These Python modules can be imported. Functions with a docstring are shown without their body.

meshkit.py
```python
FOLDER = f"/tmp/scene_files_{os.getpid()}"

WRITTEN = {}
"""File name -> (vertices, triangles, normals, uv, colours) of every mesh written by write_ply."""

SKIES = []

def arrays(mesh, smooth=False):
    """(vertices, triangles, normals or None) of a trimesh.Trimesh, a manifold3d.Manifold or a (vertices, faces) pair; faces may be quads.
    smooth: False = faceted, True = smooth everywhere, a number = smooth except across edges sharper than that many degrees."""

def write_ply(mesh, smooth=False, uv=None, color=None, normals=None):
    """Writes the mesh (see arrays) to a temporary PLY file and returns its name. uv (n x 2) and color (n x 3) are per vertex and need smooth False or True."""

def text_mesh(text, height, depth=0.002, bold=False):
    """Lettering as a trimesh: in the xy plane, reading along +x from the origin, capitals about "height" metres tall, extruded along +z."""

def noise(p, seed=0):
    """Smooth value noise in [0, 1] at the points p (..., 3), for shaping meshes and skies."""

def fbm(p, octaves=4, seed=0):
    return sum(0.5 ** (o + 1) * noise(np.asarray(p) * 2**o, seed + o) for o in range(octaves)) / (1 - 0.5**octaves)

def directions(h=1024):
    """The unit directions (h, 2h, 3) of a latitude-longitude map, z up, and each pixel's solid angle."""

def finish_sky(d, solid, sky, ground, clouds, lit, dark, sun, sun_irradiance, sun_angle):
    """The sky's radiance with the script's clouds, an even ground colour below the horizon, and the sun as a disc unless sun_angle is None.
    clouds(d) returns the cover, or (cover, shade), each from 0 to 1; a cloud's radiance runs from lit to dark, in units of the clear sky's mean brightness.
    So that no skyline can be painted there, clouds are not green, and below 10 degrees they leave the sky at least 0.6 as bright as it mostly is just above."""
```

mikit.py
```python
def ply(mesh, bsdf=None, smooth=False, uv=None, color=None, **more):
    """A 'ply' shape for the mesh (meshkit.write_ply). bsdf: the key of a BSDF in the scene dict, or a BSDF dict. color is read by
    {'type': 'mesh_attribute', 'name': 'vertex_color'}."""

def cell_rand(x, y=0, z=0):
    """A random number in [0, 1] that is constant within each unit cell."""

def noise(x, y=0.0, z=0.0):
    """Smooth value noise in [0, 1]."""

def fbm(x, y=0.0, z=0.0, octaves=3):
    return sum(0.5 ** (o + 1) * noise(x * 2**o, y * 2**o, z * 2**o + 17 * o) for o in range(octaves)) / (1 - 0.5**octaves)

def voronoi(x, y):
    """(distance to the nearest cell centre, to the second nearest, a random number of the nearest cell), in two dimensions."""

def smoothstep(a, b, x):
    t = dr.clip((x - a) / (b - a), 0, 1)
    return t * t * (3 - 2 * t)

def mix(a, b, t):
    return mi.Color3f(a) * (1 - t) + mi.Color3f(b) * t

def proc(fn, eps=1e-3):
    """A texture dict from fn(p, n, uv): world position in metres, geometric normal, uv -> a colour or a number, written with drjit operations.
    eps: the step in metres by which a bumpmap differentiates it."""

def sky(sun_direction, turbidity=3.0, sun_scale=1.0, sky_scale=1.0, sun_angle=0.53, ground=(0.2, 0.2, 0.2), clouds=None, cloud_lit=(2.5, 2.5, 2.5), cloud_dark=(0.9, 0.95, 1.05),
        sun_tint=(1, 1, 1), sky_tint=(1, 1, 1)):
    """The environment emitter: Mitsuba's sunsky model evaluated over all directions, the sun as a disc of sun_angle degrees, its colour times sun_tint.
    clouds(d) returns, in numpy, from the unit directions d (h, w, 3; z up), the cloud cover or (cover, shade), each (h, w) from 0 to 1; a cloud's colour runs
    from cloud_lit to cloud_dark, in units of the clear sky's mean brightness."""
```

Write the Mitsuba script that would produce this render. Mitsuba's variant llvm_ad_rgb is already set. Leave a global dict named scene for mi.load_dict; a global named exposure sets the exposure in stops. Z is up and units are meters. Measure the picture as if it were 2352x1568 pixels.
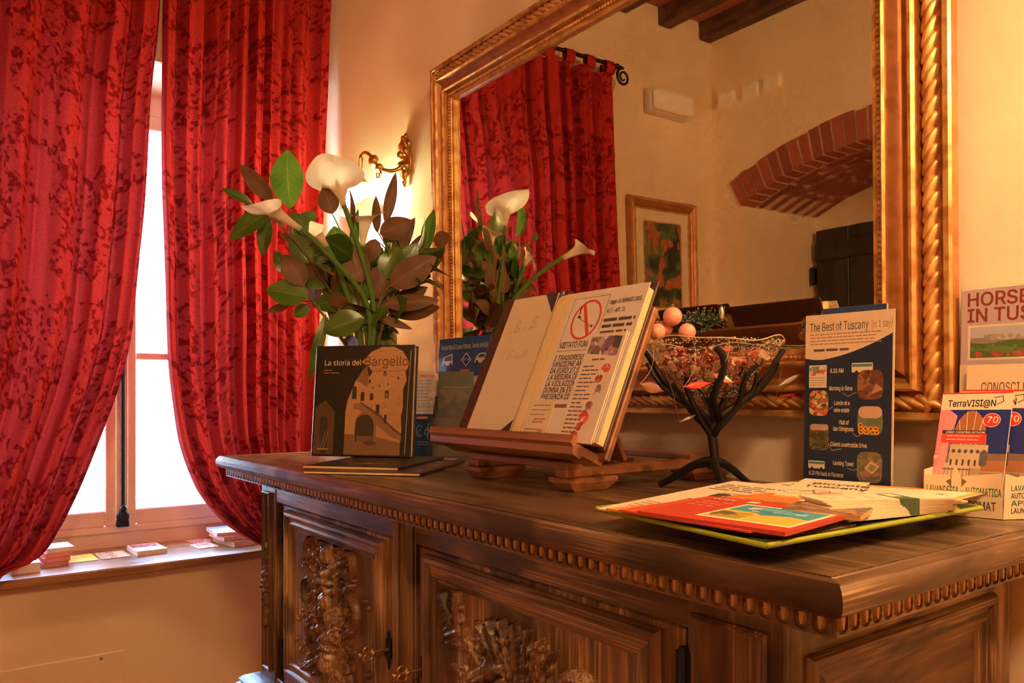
import math, random
import numpy as np, trimesh, shapely, manifold3d
from shapely.geometry import Polygon, Point, box as sbox, LineString
from shapely import affinity
import drjit as dr
import mitsuba as mi
import mikit, meshkit

PI = math.pi
scene, labels = {'type': 'scene'}, {}
T = mi.ScalarTransform4f
# ------------------------------------------------------------------ camera, sky, lamps, exposure
scene['camera'] = {'type': 'perspective', 'fov_axis': 'x', 'fov': 2 * math.degrees(math.atan(1176 / 1813)),
                   'to_world': T().look_at(origin=[0, 0, 1.05], target=[-0.8025, 0.5967, 1.05], up=[0, 0, 1]),
                   'principal_point_offset_y': -0.0778, 'near_clip': 0.02, 'far_clip': 100.0}
scene['sky'] = mikit.sky([0.75, 0.35, 0.6], turbidity=3.0, sun_scale=1.0, sky_scale=230.0, ground=(0.55, 0.53, 0.5))
LAMP = (1.0, 0.615, 0.31)
SCONCE, PENDANT = 148.0, 122.0        # radiance of the lit shades
exposure = 0.0

# ------------------------------------------------------------------ materials
def principled(rgb, rough=.5, **k):
    c = rgb if isinstance(rgb, dict) else {'type': 'rgb', 'value': list(rgb)}
    return {'type': 'twosided', 'b': {'type': 'principled', 'base_color': c, 'roughness': rough, **k}}
def bump(b, fn, s=1.0):
    return {'type': 'twosided', 'b': {'type': 'bumpmap', 'tex': mikit.proc(fn), 'scale': s, 'b': b['b']}}
N, FB = mikit.noise, mikit.fbm
C3 = mi.Color3f
def plaster(p, n, uv):
    t = FB(p.x * 3, p.y * 3, p.z * 3, octaves=4)
    s = FB(p.x * 60, p.y * 60, p.z * 60, octaves=2)
    return mikit.mix((.79, .605, .375), (.86, .685, .445), mikit.smoothstep(.2, .8, t * .92 + s * .08))
def plaster_b(p, n, uv): return .0006 * FB(p.x * 120, p.y * 120, p.z * 120, octaves=2) + .003 * N(p.x * 6, p.y * 6, p.z * 6)
scene['plaster'] = bump(principled(mikit.proc(plaster), .85, specular=.2), plaster_b)
def wood_fn(ax, dark, mid, light, wear=.5):
    def fn(p, n, uv):
        q = [p.x, p.y, p.z]
        a = q[ax]; b, c = [q[i] for i in range(3) if i != ax]
        w = N(a * 3, b * 5, c * 5) * .06
        g = FB(a * 4, (b + w) * 60, (c + w) * 60, octaves=3)
        f = N(a * 14, b * 420, c * 420)
        big = FB(a * 5 + 9, b * 11, c * 11, octaves=3)
        k = mikit.mix(dark, mid, mikit.smoothstep(.25, .7, g * .7 + big * .3))
        wr = mikit.smoothstep(.50, .72, big * .6 + f * .25 + g * .15) * wear
        k = mikit.mix(k, light, wr)
        dk = mikit.smoothstep(.56, .70, N(a * 9 + 3, b * 26, c * 26) * .7 + g * .3) * .8
        return mikit.mix(k, C3(dark) * .45, dk)
    return fn
def wood_bump(ax):
    def fn(p, n, uv):
        q = [p.x, p.y, p.z]; a = q[ax]; b, c = [q[i] for i in range(3) if i != ax]
        return .0006 * FB(a * 8, b * 160, c * 160, octaves=2)
    return fn
for nm, ax in (('x', 0), ('y', 1), ('z', 2)):
    scene['wood_' + nm] = bump(principled(mikit.proc(wood_fn(ax, (.046, .020, .010), (.155, .073, .033), (.48, .30, .15), .85)), .38, clearcoat=.35, clearcoat_gloss=.75), wood_bump(ax))
scene['wood_top'] = bump(principled(mikit.proc(wood_fn(0, (.040, .020, .010), (.110, .060, .030), (.21, .13, .07), .7)), .30, clearcoat=.5, clearcoat_gloss=.8), wood_bump(0))
scene['wood_topy'] = bump(principled(mikit.proc(wood_fn(1, (.042, .019, .009), (.122, .062, .029), (.42, .27, .14), .95)), .36, clearcoat=.3, clearcoat_gloss=.7), wood_bump(1))
scene['wood_topx'] = bump(principled(mikit.proc(wood_fn(0, (.040, .016, .008), (.120, .055, .025), (.30, .18, .09), .8)), .36, clearcoat=.3, clearcoat_gloss=.7), wood_bump(0))
scene['stand_wood'] = principled(mikit.proc(wood_fn(0, (.21, .075, .028), (.34, .13, .048), (.44, .20, .08), .4)), .42)
scene['sill_wood'] = principled(mikit.proc(wood_fn(1, (.20, .08, .03), (.34, .155, .06), (.45, .24, .11), .4)), .35)
scene['highlit_wood'] = principled((.50, .30, .13), .42)  # lighter golden tone: the bright highlights of the dentil drops, painted into their colour
scene['beam_wood'] = principled(mikit.proc(wood_fn(0, (.04, .014, .008), (.10, .035, .017), (.16, .07, .03), .3)), .7)
scene['door_wood'] = principled(mikit.proc(wood_fn(2, (.008, .005, .003), (.018, .010, .006), (.03, .016, .008), .3)), .5)
def gilt(p, n, uv):
    g = FB(p.x * 40, p.y * 40, p.z * 40, octaves=3)
    return mikit.mix((.44, .19, .05), (.74, .42, .13), mikit.smoothstep(.3, .62, g))
scene['gilt'] = principled(mikit.proc(gilt), .42, metallic=.5, specular=.5)
def gilt2(p, n, uv):
    g = FB(p.x * 30, p.y * 30, p.z * 30, octaves=3)
    return mikit.mix((.34, .12, .033), (.47, .19, .055), mikit.smoothstep(.3, .65, g))
scene['gilt_red'] = principled(mikit.proc(gilt2), .42, metallic=.35, specular=.5)
scene['mirror_silver'] = {'type': 'twosided', 'b': {'type': 'conductor', 'material': 'none', 'specular_reflectance': {'type': 'rgb', 'value': [.86, .83, .78]}}}
scene['brass'] = principled((.62, .40, .13), .28, metallic=.9)
scene['silver_foil'] = principled((.7, .7, .68), .2, metallic=.9)
scene['iron'] = principled((.004, .0037, .0034), .45, specular=.3)
def damask(p, n, uv):
    U, V = uv.x, uv.y
    rep = .34
    row = dr.floor(V / .46)
    a = U / rep + .5 * (row - 2 * dr.floor(row / 2))
    u = (a - dr.floor(a)) - .5
    v = V / .46 - row - .5
    au = dr.abs(u)
    wv = .10 * (N(U * 26, V * 26, 3) - .5) + .07 * (N(U * 70, V * 70, 5) - .5)
    r = dr.sqrt(dr.square(au * 1.0) + dr.square(v * 1.15))
    th = dr.atan2(v, au + 1e-4)
    m1 = dr.abs(r - .36 - .05 * dr.cos(th * 10) + wv) - .022          # leafy ogee wreath
    m2 = dr.abs(r - .13 - .05 * dr.cos(th * 6 + 1) + wv) - .020        # central flower
    m3 = dr.abs(au - .27 - .08 * dr.sin(v * 14) + wv) - .014          # vines
    m4 = dr.abs(dr.sqrt(dr.square(au - .44) + dr.square(v - .42)) - .11 + wv) - .018
    m5 = dr.abs(r - .24 - .03 * dr.sin(th * 16) + wv * 1.4) - .008
    m = dr.minimum(dr.minimum(m1, m2), dr.minimum(dr.minimum(m3, m4), m5))
    spk = FB(U * 90, V * 90, 1, octaves=2)
    t = mikit.smoothstep(-.035, .030, m + (spk - .5) * .16)
    k = mikit.mix((.15, .0066, .0064), (.37, .027, .022), t)
    return k * (.80 + .4 * N(U * 420, V * 420, 0))
dam = mikit.proc(damask)
scene['curtain_cloth'] = {'type': 'principledthin', 'base_color': dam, 'roughness': .45, 'diff_trans': .26, 'sheen': .5, 'sheen_tint': .6, 'spec_trans': 0.0, 'eta': 1.45}
scene['window_paint'] = principled((.88, .68, .53), .4)
scene['pane_glass'] = {'type': 'thindielectric', 'int_ior': 1.5}
scene['clear_glass'] = {'type': 'dielectric', 'int_ior': 1.5}
VC = {'type': 'mesh_attribute', 'name': 'vertex_color'}
scene['print'] = principled(VC, .38, specular=.45)
scene['matte'] = principled(VC, .75, specular=.25)
scene['gloss'] = principled(VC, .2, specular=.6)
def leaf_top(p, n, uv):
    vein = mikit.smoothstep(.04, .0, dr.abs(uv.y))
    side = mikit.smoothstep(.90, 1.0, dr.cos((uv.x * 9 + dr.abs(uv.y) * 2.2) * 6.28)) * .35
    k = mikit.mix((.030, .085, .010), (.065, .135, .018), N(p.x * 30, p.y * 30, p.z * 30))
    return mikit.mix(k, (.17, .22, .06), dr.maximum(vein, side * .6))
def leaf_under(p, n, uv):
    vein = mikit.smoothstep(.05, .0, dr.abs(uv.y))
    k = mikit.mix((.075, .034, .012), (.15, .068, .024), N(p.x * 35, p.y * 35, p.z * 35))
    return mikit.mix(k, (.22, .12, .05), vein * .7)
scene['leaf'] = {'type': 'twosided', 'a': {'type': 'principled', 'base_color': mikit.proc(leaf_top), 'roughness': .28, 'specular': .55},
                 'c': {'type': 'principled', 'base_color': mikit.proc(leaf_under), 'roughness': .6}}
scene['leaf_lit'] = {'type': 'principledthin', 'base_color': mikit.proc(leaf_top), 'roughness': .3, 'diff_trans': 1.1, 'eta': 1.45}
scene['calla_petal'] = {'type': 'principledthin', 'base_color': {'type': 'rgb', 'value': [.93, .88, .72]}, 'roughness': .4, 'diff_trans': 1.3, 'eta': 1.4}
scene['glass_edge'] = principled((.30, .36, .02), .2, specular=.7)
scene['shade_off'] = principled((.9, .85, .7), .4)
def glit(p, n, uv): return mikit.mix((.72, .22, .13), (1.0, .55, .40), N(p.x * 900, p.y * 900, p.z * 900))
scene['glitter'] = bump(principled(mikit.proc(glit), .35, sheen=1.0), lambda p, n, uv: .0008 * N(p.x * 700, p.y * 700, p.z * 700))
def canvas(p, n, uv):
    a = FB(p.y * 14, p.z * 14, 2, octaves=4); b = FB(p.y * 26 + 7, p.z * 20, 5, octaves=3); c = N(p.y * 60, p.z * 60, 1)
    k = mikit.mix((.02, .03, .02), (.10, .16, .06), mikit.smoothstep(.35, .7, a))
    k = mikit.mix(k, (.45, .13, .04), mikit.smoothstep(.52, .66, b))
    return mikit.mix(k, (.55, .42, .28), mikit.smoothstep(.74, .9, a * .6 + c * .4))
scene['canvas'] = principled(mikit.proc(canvas), .4)

# ------------------------------------------------------------------ naming
def fresh(base, taken):
    if base not in taken: return base
    i = 1
    while f'{base}_{i:03d}' in taken: i += 1
    return f'{base}_{i:03d}'
used = set()
def thing(name, label, cat=None, group=None, kind=None):
    key = fresh(name, used); used.add(key)
    d = {'label': label}
    if cat: d['category'] = cat
    if group: d['group'] = group
    if kind: d['kind'] = kind
    labels[key] = d
    return key
def paint(mesh, rgb):
    v = np.asarray(mesh.vertices if hasattr(mesh, 'vertices') else mesh[0])
    rgb = np.asarray(rgb, float)
    return np.tile(rgb, (len(v), 1)) if rgb.ndim == 1 else rgb
def put(key, mesh, mat, smooth=False, rgb=None, uv=None, **k):
    if rgb is not None:
        scene[key] = mikit.ply(mesh, mat, smooth=True if smooth else False, color=paint(mesh, rgb), uv=uv, **k)
    else:
        scene[key] = mikit.ply(mesh, mat, smooth=smooth, uv=uv, **k)
    used.add(key)
    return key
counts = {}
def part(parent, name, mesh, mat, smooth=False, rgb=None, label=None, kind=None, uv=None, **k):
    base = parent + '__' + name
    n = counts.get(base, 0); counts[base] = n + 1
    key = base if n == 0 else f'{base}_{n:03d}'
    put(key, mesh, mat, smooth, rgb, uv, **k)
    if label or kind: labels[key] = {a: b for a, b in (('label', label), ('kind', kind)) if b}
    return key
def struct(name, mesh, mat, label, smooth=False, **k):
    labels[name] = {'label': label, 'kind': 'structure'}
    return put(name, mesh, mat, smooth, **k)

# ------------------------------------------------------------------ geometry
def M4(o, x, y, z=None):
    x = np.asarray(x, float); y = np.asarray(y, float); x = x / np.linalg.norm(x)
    z = np.cross(x, y) if z is None else np.asarray(z, float); z = z / np.linalg.norm(z); y = np.cross(z, x)
    m = np.eye(4); m[:3, 0], m[:3, 1], m[:3, 2], m[:3, 3] = x, y, z, o
    return m
def rotz(a, o=(0, 0, 0)):
    m = np.eye(4); c, s = math.cos(a), math.sin(a); m[:2, :2] = [[c, -s], [s, c]]; m[:3, 3] = o
    return m
def tm(mesh, M):
    mesh = mesh.copy(); mesh.apply_transform(M); return mesh
cat_ = trimesh.util.concatenate
def bx(x0, x1, y0, y1, z0, z1, c=0.0):
    lo, hi = np.array([x0, y0, z0]), np.array([x1, y1, z1])
    if c <= 0:
        b = trimesh.creation.box(hi - lo); b.apply_translation((lo + hi) / 2); return b
    pts = []
    for i in range(8):
        s = np.array([(i >> k) & 1 for k in range(3)]); p = np.where(s, hi, lo)
        for k in range(3):
            q = p + np.where(s, -c, c); q[k] = p[k]; pts.append(q)
    return trimesh.convex.convex_hull(np.array(pts))
def grid_faces(n, m, wrap_n=False, wrap_m=False):
    i, j = np.meshgrid(np.arange(n if wrap_n else n - 1), np.arange(m if wrap_m else m - 1), indexing='ij')
    a = i * m + j; b = ((i + 1) % n) * m + j; c = ((i + 1) % n) * m + (j + 1) % m; d = i * m + (j + 1) % m
    q = np.stack([a, b, c, d], -1).reshape(-1, 4)
    return np.vstack([q[:, [0, 1, 2]], q[:, [0, 2, 3]]])
def surf(P, wrap_n=False, wrap_m=False):
    P = np.asarray(P, float); n, m = P.shape[:2]
    return trimesh.Trimesh(P.reshape(-1, 3), grid_faces(n, m, wrap_n, wrap_m), process=False)
def tube(pts, r, n=8, caps=True):
    pts = np.asarray(pts, float); k = len(pts); r = np.broadcast_to(np.asarray(r, float), (k,))
    t = np.gradient(pts, axis=0); t /= np.linalg.norm(t, axis=1, keepdims=True) + 1e-12
    ref = np.array([0, 0, 1.0]) if abs(t[0][2]) < .9 else np.array([1.0, 0, 0])
    u = np.cross(t[0], ref); u /= np.linalg.norm(u); R = []
    for i in range(k):
        u = u - t[i] * (u @ t[i]); u /= np.linalg.norm(u); v = np.cross(t[i], u)
        a = np.arange(n) / n * 2 * PI
        R.append(pts[i] + r[i] * (np.cos(a)[:, None] * u + np.sin(a)[:, None] * v))
    m = surf(R, wrap_m=True)
    if caps:
        V = np.vstack([m.vertices, pts[0], pts[-1]]); o = k * n
        f = [[o, (j + 1) % n, j] for j in range(n)] + [[o + 1, (k - 1) * n + j, (k - 1) * n + (j + 1) % n] for j in range(n)]
        m = trimesh.Trimesh(V, np.vstack([m.faces, f]), process=False)
    m.fix_normals() if caps else None
    return m
def spline(pts, n=24):
    from scipy.interpolate import CubicSpline
    pts = np.asarray(pts, float); d = np.r_[0, np.cumsum(np.linalg.norm(np.diff(pts, axis=0), axis=1))]
    return CubicSpline(d, pts)(np.linspace(0, d[-1], n))
def lathe(prof, n=32, o=(0, 0, 0)):
    a = np.arange(n) / n * 2 * PI
    P = [[(r * math.cos(t), r * math.sin(t), z) for t in a] for r, z in prof]
    m = surf(np.array(P) + np.asarray(o), wrap_m=True)
    return m
def extrude(poly, h):
    polys = [poly] if poly.geom_type == 'Polygon' else list(poly.geoms)
    return cat_([trimesh.creation.extrude_polygon(g, h, engine='earcut') for g in polys if g.area > 0])
def ball(r, o=(0, 0, 0), sub=2, s=(1, 1, 1)):
    b = trimesh.creation.icosphere(subdivisions=sub, radius=r); b.vertices *= np.asarray(s); b.apply_translation(o); return b
def ring_loft(rect, prof, caps=(True, True)):
    """rect (x0,x1,y0,y1); prof: list of (outward offset, z); a mitred moulding around the rectangle."""
    x0, x1, y0, y1 = rect
    P = [[(x0 - o, y0 - o, z), (x1 + o, y0 - o, z), (x1 + o, y1 + o, z), (x0 - o, y1 + o, z)] for o, z in prof]
    m = surf(P, wrap_m=True); f = [m.faces]
    k = len(prof) * 4
    if caps[0]: f.append([[0, 2, 1], [0, 3, 2]])
    if caps[1]: f.append([[k - 4, k - 3, k - 2], [k - 4, k - 2, k - 1]])
    m = trimesh.Trimesh(m.vertices, np.vstack(f), process=False); m.fix_normals(); return m
def frame_sides(w, h, prof):
    """Four mitred sides of a picture frame in local x (0..w), y (0..h), z out; prof: closed list of (inset, height)."""
    prof = list(prof); out = []
    cs = [((0, 0), (w, 0), (1, 1), (-1, 1)), ((w, 0), (w, h), (-1, 1), (-1, -1)), ((w, h), (0, h), (-1, -1), (1, -1)), ((0, h), (0, 0), (1, -1), (1, 1))]
    for p, q, dp, dq in cs:
        A = [(p[0] + dp[0] * a, p[1] + dp[1] * a, z) for a, z in prof]; B = [(q[0] + dq[0] * a, q[1] + dq[1] * a, z) for a, z in prof]
        m = surf([A, B], wrap_m=True); n = len(prof)
        V = np.vstack([m.vertices, np.mean(A, 0), np.mean(B, 0)])
        f = [[2 * n, j, (j + 1) % n] for j in range(n)] + [[2 * n + 1, n + (j + 1) % n, n + j] for j in range(n)]
        m = trimesh.Trimesh(V, np.vstack([m.faces, f]), process=False); m.fix_normals(); out.append(m)
    return out

# ------------------------------------------------------------------ flat print: coloured shapes lying on a card
class Print:
    def __init__(self): self.v, self.f, self.c, self.n = [], [], [], 0
    def poly(self, g, rgb, lv=1):
        for p in ([g] if g.geom_type == 'Polygon' else getattr(g, 'geoms', [])):
            if p.geom_type != 'Polygon' or p.area < 1e-10: continue
            v, f = trimesh.creation.triangulate_polygon(p, engine='earcut')
            self.raw(np.c_[v, np.full(len(v), lv * .00009)], f, rgb)
        return self
    def raw(self, v, f, rgb):
        f = np.array(f); v = np.array(v)
        d = np.cross(v[f[:, 1], :2] - v[f[:, 0], :2], v[f[:, 2], :2] - v[f[:, 0], :2]); f[d < 0] = f[d < 0][:, ::-1]
        self.v.append(v); self.f.append(f + self.n); self.c.append(np.tile(rgb, (len(v), 1))); self.n += len(v)
    def rect(self, x0, y0, x1, y1, rgb, lv=1): return self.poly(sbox(x0, y0, x1, y1), rgb, lv)
    def text(self, s, x, y, h, rgb, lv=3, width=None, bold=False, shear=0, rot=0, squash=1):
        m = meshkit.text_mesh(s, h, .001, bold); v = np.array(m.vertices); f = m.faces
        top = np.all(v[f][:, :, 2] > .0005, axis=1); f = f[top]; ids = np.unique(f); mp = np.zeros(len(v), int); mp[ids] = np.arange(len(ids)); v = v[ids]; f = mp[f]
        if width: v[:, 0] *= width / (v[:, 0].max() - v[:, 0].min())
        v[:, 0] = v[:, 0] * squash + shear * v[:, 1]
        c, s_ = math.cos(rot), math.sin(rot)
        w = np.c_[x + c * v[:, 0] - s_ * v[:, 1], y + s_ * v[:, 0] + c * v[:, 1], np.full(len(v), lv * .00009)]
        self.raw(w, f, rgb); return self
    def lines(self, x, y, w, n, gap, h, rgb, lv=2, seed=1, just=.25):
        R = random.Random(seed)
        for i in range(n):
            a = x; end = x + w * (1 - just * R.random())
            while a < end:
                b = min(end, a + h * R.uniform(2, 6)); self.rect(a, y - i * gap, b, y - i * gap + h, rgb, lv); a = b + h * .7
        return self
    def blobs(self, region, n, size, cols, lv=2, seed=0, asp=1.0):
        R = random.Random(seed); x0, y0, x1, y1 = region.bounds
        for i in range(n):
            x, y = R.uniform(x0, x1), R.uniform(y0, y1); s = size * R.uniform(.5, 1.4)
            k = R.randint(4, 7); a0 = R.random() * 6
            g = Polygon([(x + s * asp * R.uniform(.6, 1.2) * math.cos(a0 + j / k * 2 * PI), y + s * R.uniform(.6, 1.2) * math.sin(a0 + j / k * 2 * PI)) for j in range(k)])
            if not g.is_valid: continue
            g = g.intersection(region)
            self.poly(g, cols[i % len(cols)], lv + .12 * R.random())
        return self
    def stroke(self, pts, w, rgb, lv=3): return self.poly(LineString(pts).buffer(w / 2, quad_segs=2), rgb, lv)
    def mesh(self, M):
        m = trimesh.Trimesh(np.vstack(self.v), np.vstack(self.f), process=False); m.apply_transform(M)
        return m, np.vstack(self.c)
    def put(self, parent, M, name='print', label=None):
        m, c = self.mesh(M)
        return part(parent, name, m, 'print', rgb=c, label=label)
def ellipse(x, y, a, b, n=16): return affinity.translate(affinity.scale(Point(0, 0).buffer(1, quad_segs=n // 4), a, b), x, y)
def rrect(x0, y0, x1, y1, r): return sbox(x0 + r, y0 + r, x1 - r, y1 - r).buffer(r, quad_segs=4)
WHITE, CREAM, BLACK, NAVY, RED, ORANGE, PINK = (.80, .76, .66), (.74, .62, .42), (.025, .02, .018), (.012, .025, .085), (.62, .03, .025), (.85, .28, .05), (.75, .30, .30)
# ------------------------------------------------------------------ the room
XL, YB, YF, XR, ZC = -2.74, 1.17, -1.13, 1.70, 2.93       # window wall, mirror wall, arch wall, far right wall, ceiling
struct('floor', bx(-3.2, XR + .2, YF - .9, YB + .2, -.08, 0), 'matte', 'terracotta floor of the room', rgb=(.33, .13, .06))
struct('wall_back', bx(-3.2, XR + .2, YB, YB + .2, 0, 3.1), 'plaster', 'cream plaster wall behind the sideboard and the mirror')
struct('wall_right', bx(XR, XR + .2, YF - .9, YB, 0, 3.1), 'plaster', 'cream plaster wall at the far end of the room')
W0, W1, WZ0, WZ1 = .04, 1.12, .49, 2.13
struct('wall_left', cat_([bx(-3.19, XL, YF - .9, W0, 0, 3.1), bx(-3.19, XL, W1, YB, 0, 3.1), bx(-3.19, XL, W0, W1, 0, WZ0), bx(-3.19, XL, W0, W1, WZ1, 3.1)]), 'plaster', 'cream plaster wall with the curtained window')
part('wall_left', 'access_panel', bx(XL - .005, XL + .004, -.35, .505, -.0 + .02, .243, .003), 'plaster', label='flush hatch low in the wall below the sill')
for y in (.06, .44): part('wall_left', 'screw', tm(lathe([(0, .0015), (.004, .001), (.005, 0)], 10), M4((XL + .004, y, .228), (0, 1, 0), (0, 0, 1))), 'matte', True, rgb=(.25, .2, .15))
# arch wall: plaster with an arched opening lined with bricks
AX0, AX1, AS, AR = -2.555, -1.13, 1.955, .165              # opening, springing height, rise
ac, ah = (AX0 + AX1) / 2, (AX1 - AX0) / 2
RR = (ah * ah + AR * AR) / (2 * AR); zc = AS + AR - RR; th0 = math.asin(ah / RR)
def arcp(r, t): return (ac + r * math.sin(t), zc + r * math.cos(t))
hole = Polygon([(AX0, -.1)] + [arcp(RR, t) for t in np.linspace(-th0, th0, 24)] + [(AX1, -.1)])
ringp = Polygon([arcp(RR + .138, t) for t in np.linspace(-th0 * 1.02, th0 * 1.02, 24)] + [arcp(RR, t) for t in np.linspace(th0 * 1.02, -th0 * 1.02, 24)])
wf = extrude(sbox(-3.2, 0, XR, 3.1).difference(hole).difference(ringp), .66)
struct('wall_front', tm(wf, np.array([[1, 0, 0, 0], [0, 0, -1, YF], [0, 1, 0, 0], [0, 0, 0, 1.]])), 'plaster', 'cream plaster wall with a brick arch over a door niche')
part('wall_front', 'mortar', tm(extrude(ringp.buffer(.002), .655), np.array([[1, 0, 0, 0], [0, 0, -1, YF + .005], [0, 1, 0, 0], [0, 0, 0, 1.]])), 'matte', rgb=(.62, .46, .30))
R = random.Random(5)
nb = 27
for i in range(nb):
    t0, t1 = [-th0 * 1.01 + 2.02 * th0 * (i + e) / nb for e in (.09, .91)]
    o = R.uniform(-.006, .006); k = R.uniform(.75, 1.15)
    q = [arcp(RR - .003, t0), arcp(RR - .003, t1), arcp(RR + .14 + o, t1), arcp(RR + .14 + o, t0)]
    m = extrude(Polygon(q), .12); y = YF + .011 + R.uniform(-.003, .003)
    part('wall_front', 'brick', tm(m, np.array([[1, 0, 0, 0], [0, 0, -1, y], [0, 1, 0, 0], [0, 0, 0, 1.]])), 'matte', rgb=np.array((.30, .085, .045)) * k)
rows = 11                                                       # soffit: courses of bricks running along the arch
for j in range(rows):
    d0 = .118 + j * .0495; tt = -th0 + (.08 if j % 2 else 0)
    while tt < th0 * .98:
        te = min(tt + .125 + R.uniform(-.02, .02), th0)
        if te - tt > .03:
            k = R.uniform(.6, 1.2); dz = R.uniform(0, .005)
            q = [arcp(RR - .006 - dz, tt + .010), arcp(RR - .006 - dz, te - .010), arcp(RR + .02, te - .006), arcp(RR + .02, tt + .006)]
            part('wall_front', 'soffit_brick', tm(extrude(Polygon(q), .034), np.array([[1, 0, 0, 0], [0, 0, -1, YF - d0], [0, 1, 0, 0], [0, 0, 0, 1.]])), 'matte', rgb=np.array((.27, .085, .05)) * k)
        tt = te
for i, x in enumerate((-2.635, -2.485, -2.36)):
    m = cat_([bx(x - .046, x + .046, YF, YF + .018, 2.49, 2.553, .002)])
    part('wall_front', 'cover_plate', m, 'print', rgb=(.90, .82, .64))
struct('wall_niche', bx(-3.2, XR, YF - .78, YF - .66, 0, 3.1), 'plaster', 'plaster back of the door niche under the brick arch')
# door in the niche
labels['door_1'] = {'label': 'almost black wooden door in the niche under the brick arch', 'kind': 'structure'}
for i in range(5):
    x0 = -2.52 + i * .195; part('door_1', 'plank', bx(x0, x0 + .192, YF - .66, YF - .60, .01, 1.87, .004), 'door_wood')
part('door_1', 'rail', bx(-2.52, -1.55, YF - .60, YF - .585, 1.70, 1.80, .003), 'door_wood'); part('door_1', 'rail', bx(-2.52, -1.55, YF - .60, YF - .585, .3, .42, .003), 'door_wood')
for z in (1.62, .4): part('door_1', 'hinge', cat_([bx(-2.545, -2.525, YF - .62, YF - .585, z - .045, z + .045, .002), tube([(-2.535, YF - .58, z - .05), (-2.535, YF - .58, z + .05)], .008)]), 'iron')
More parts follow.
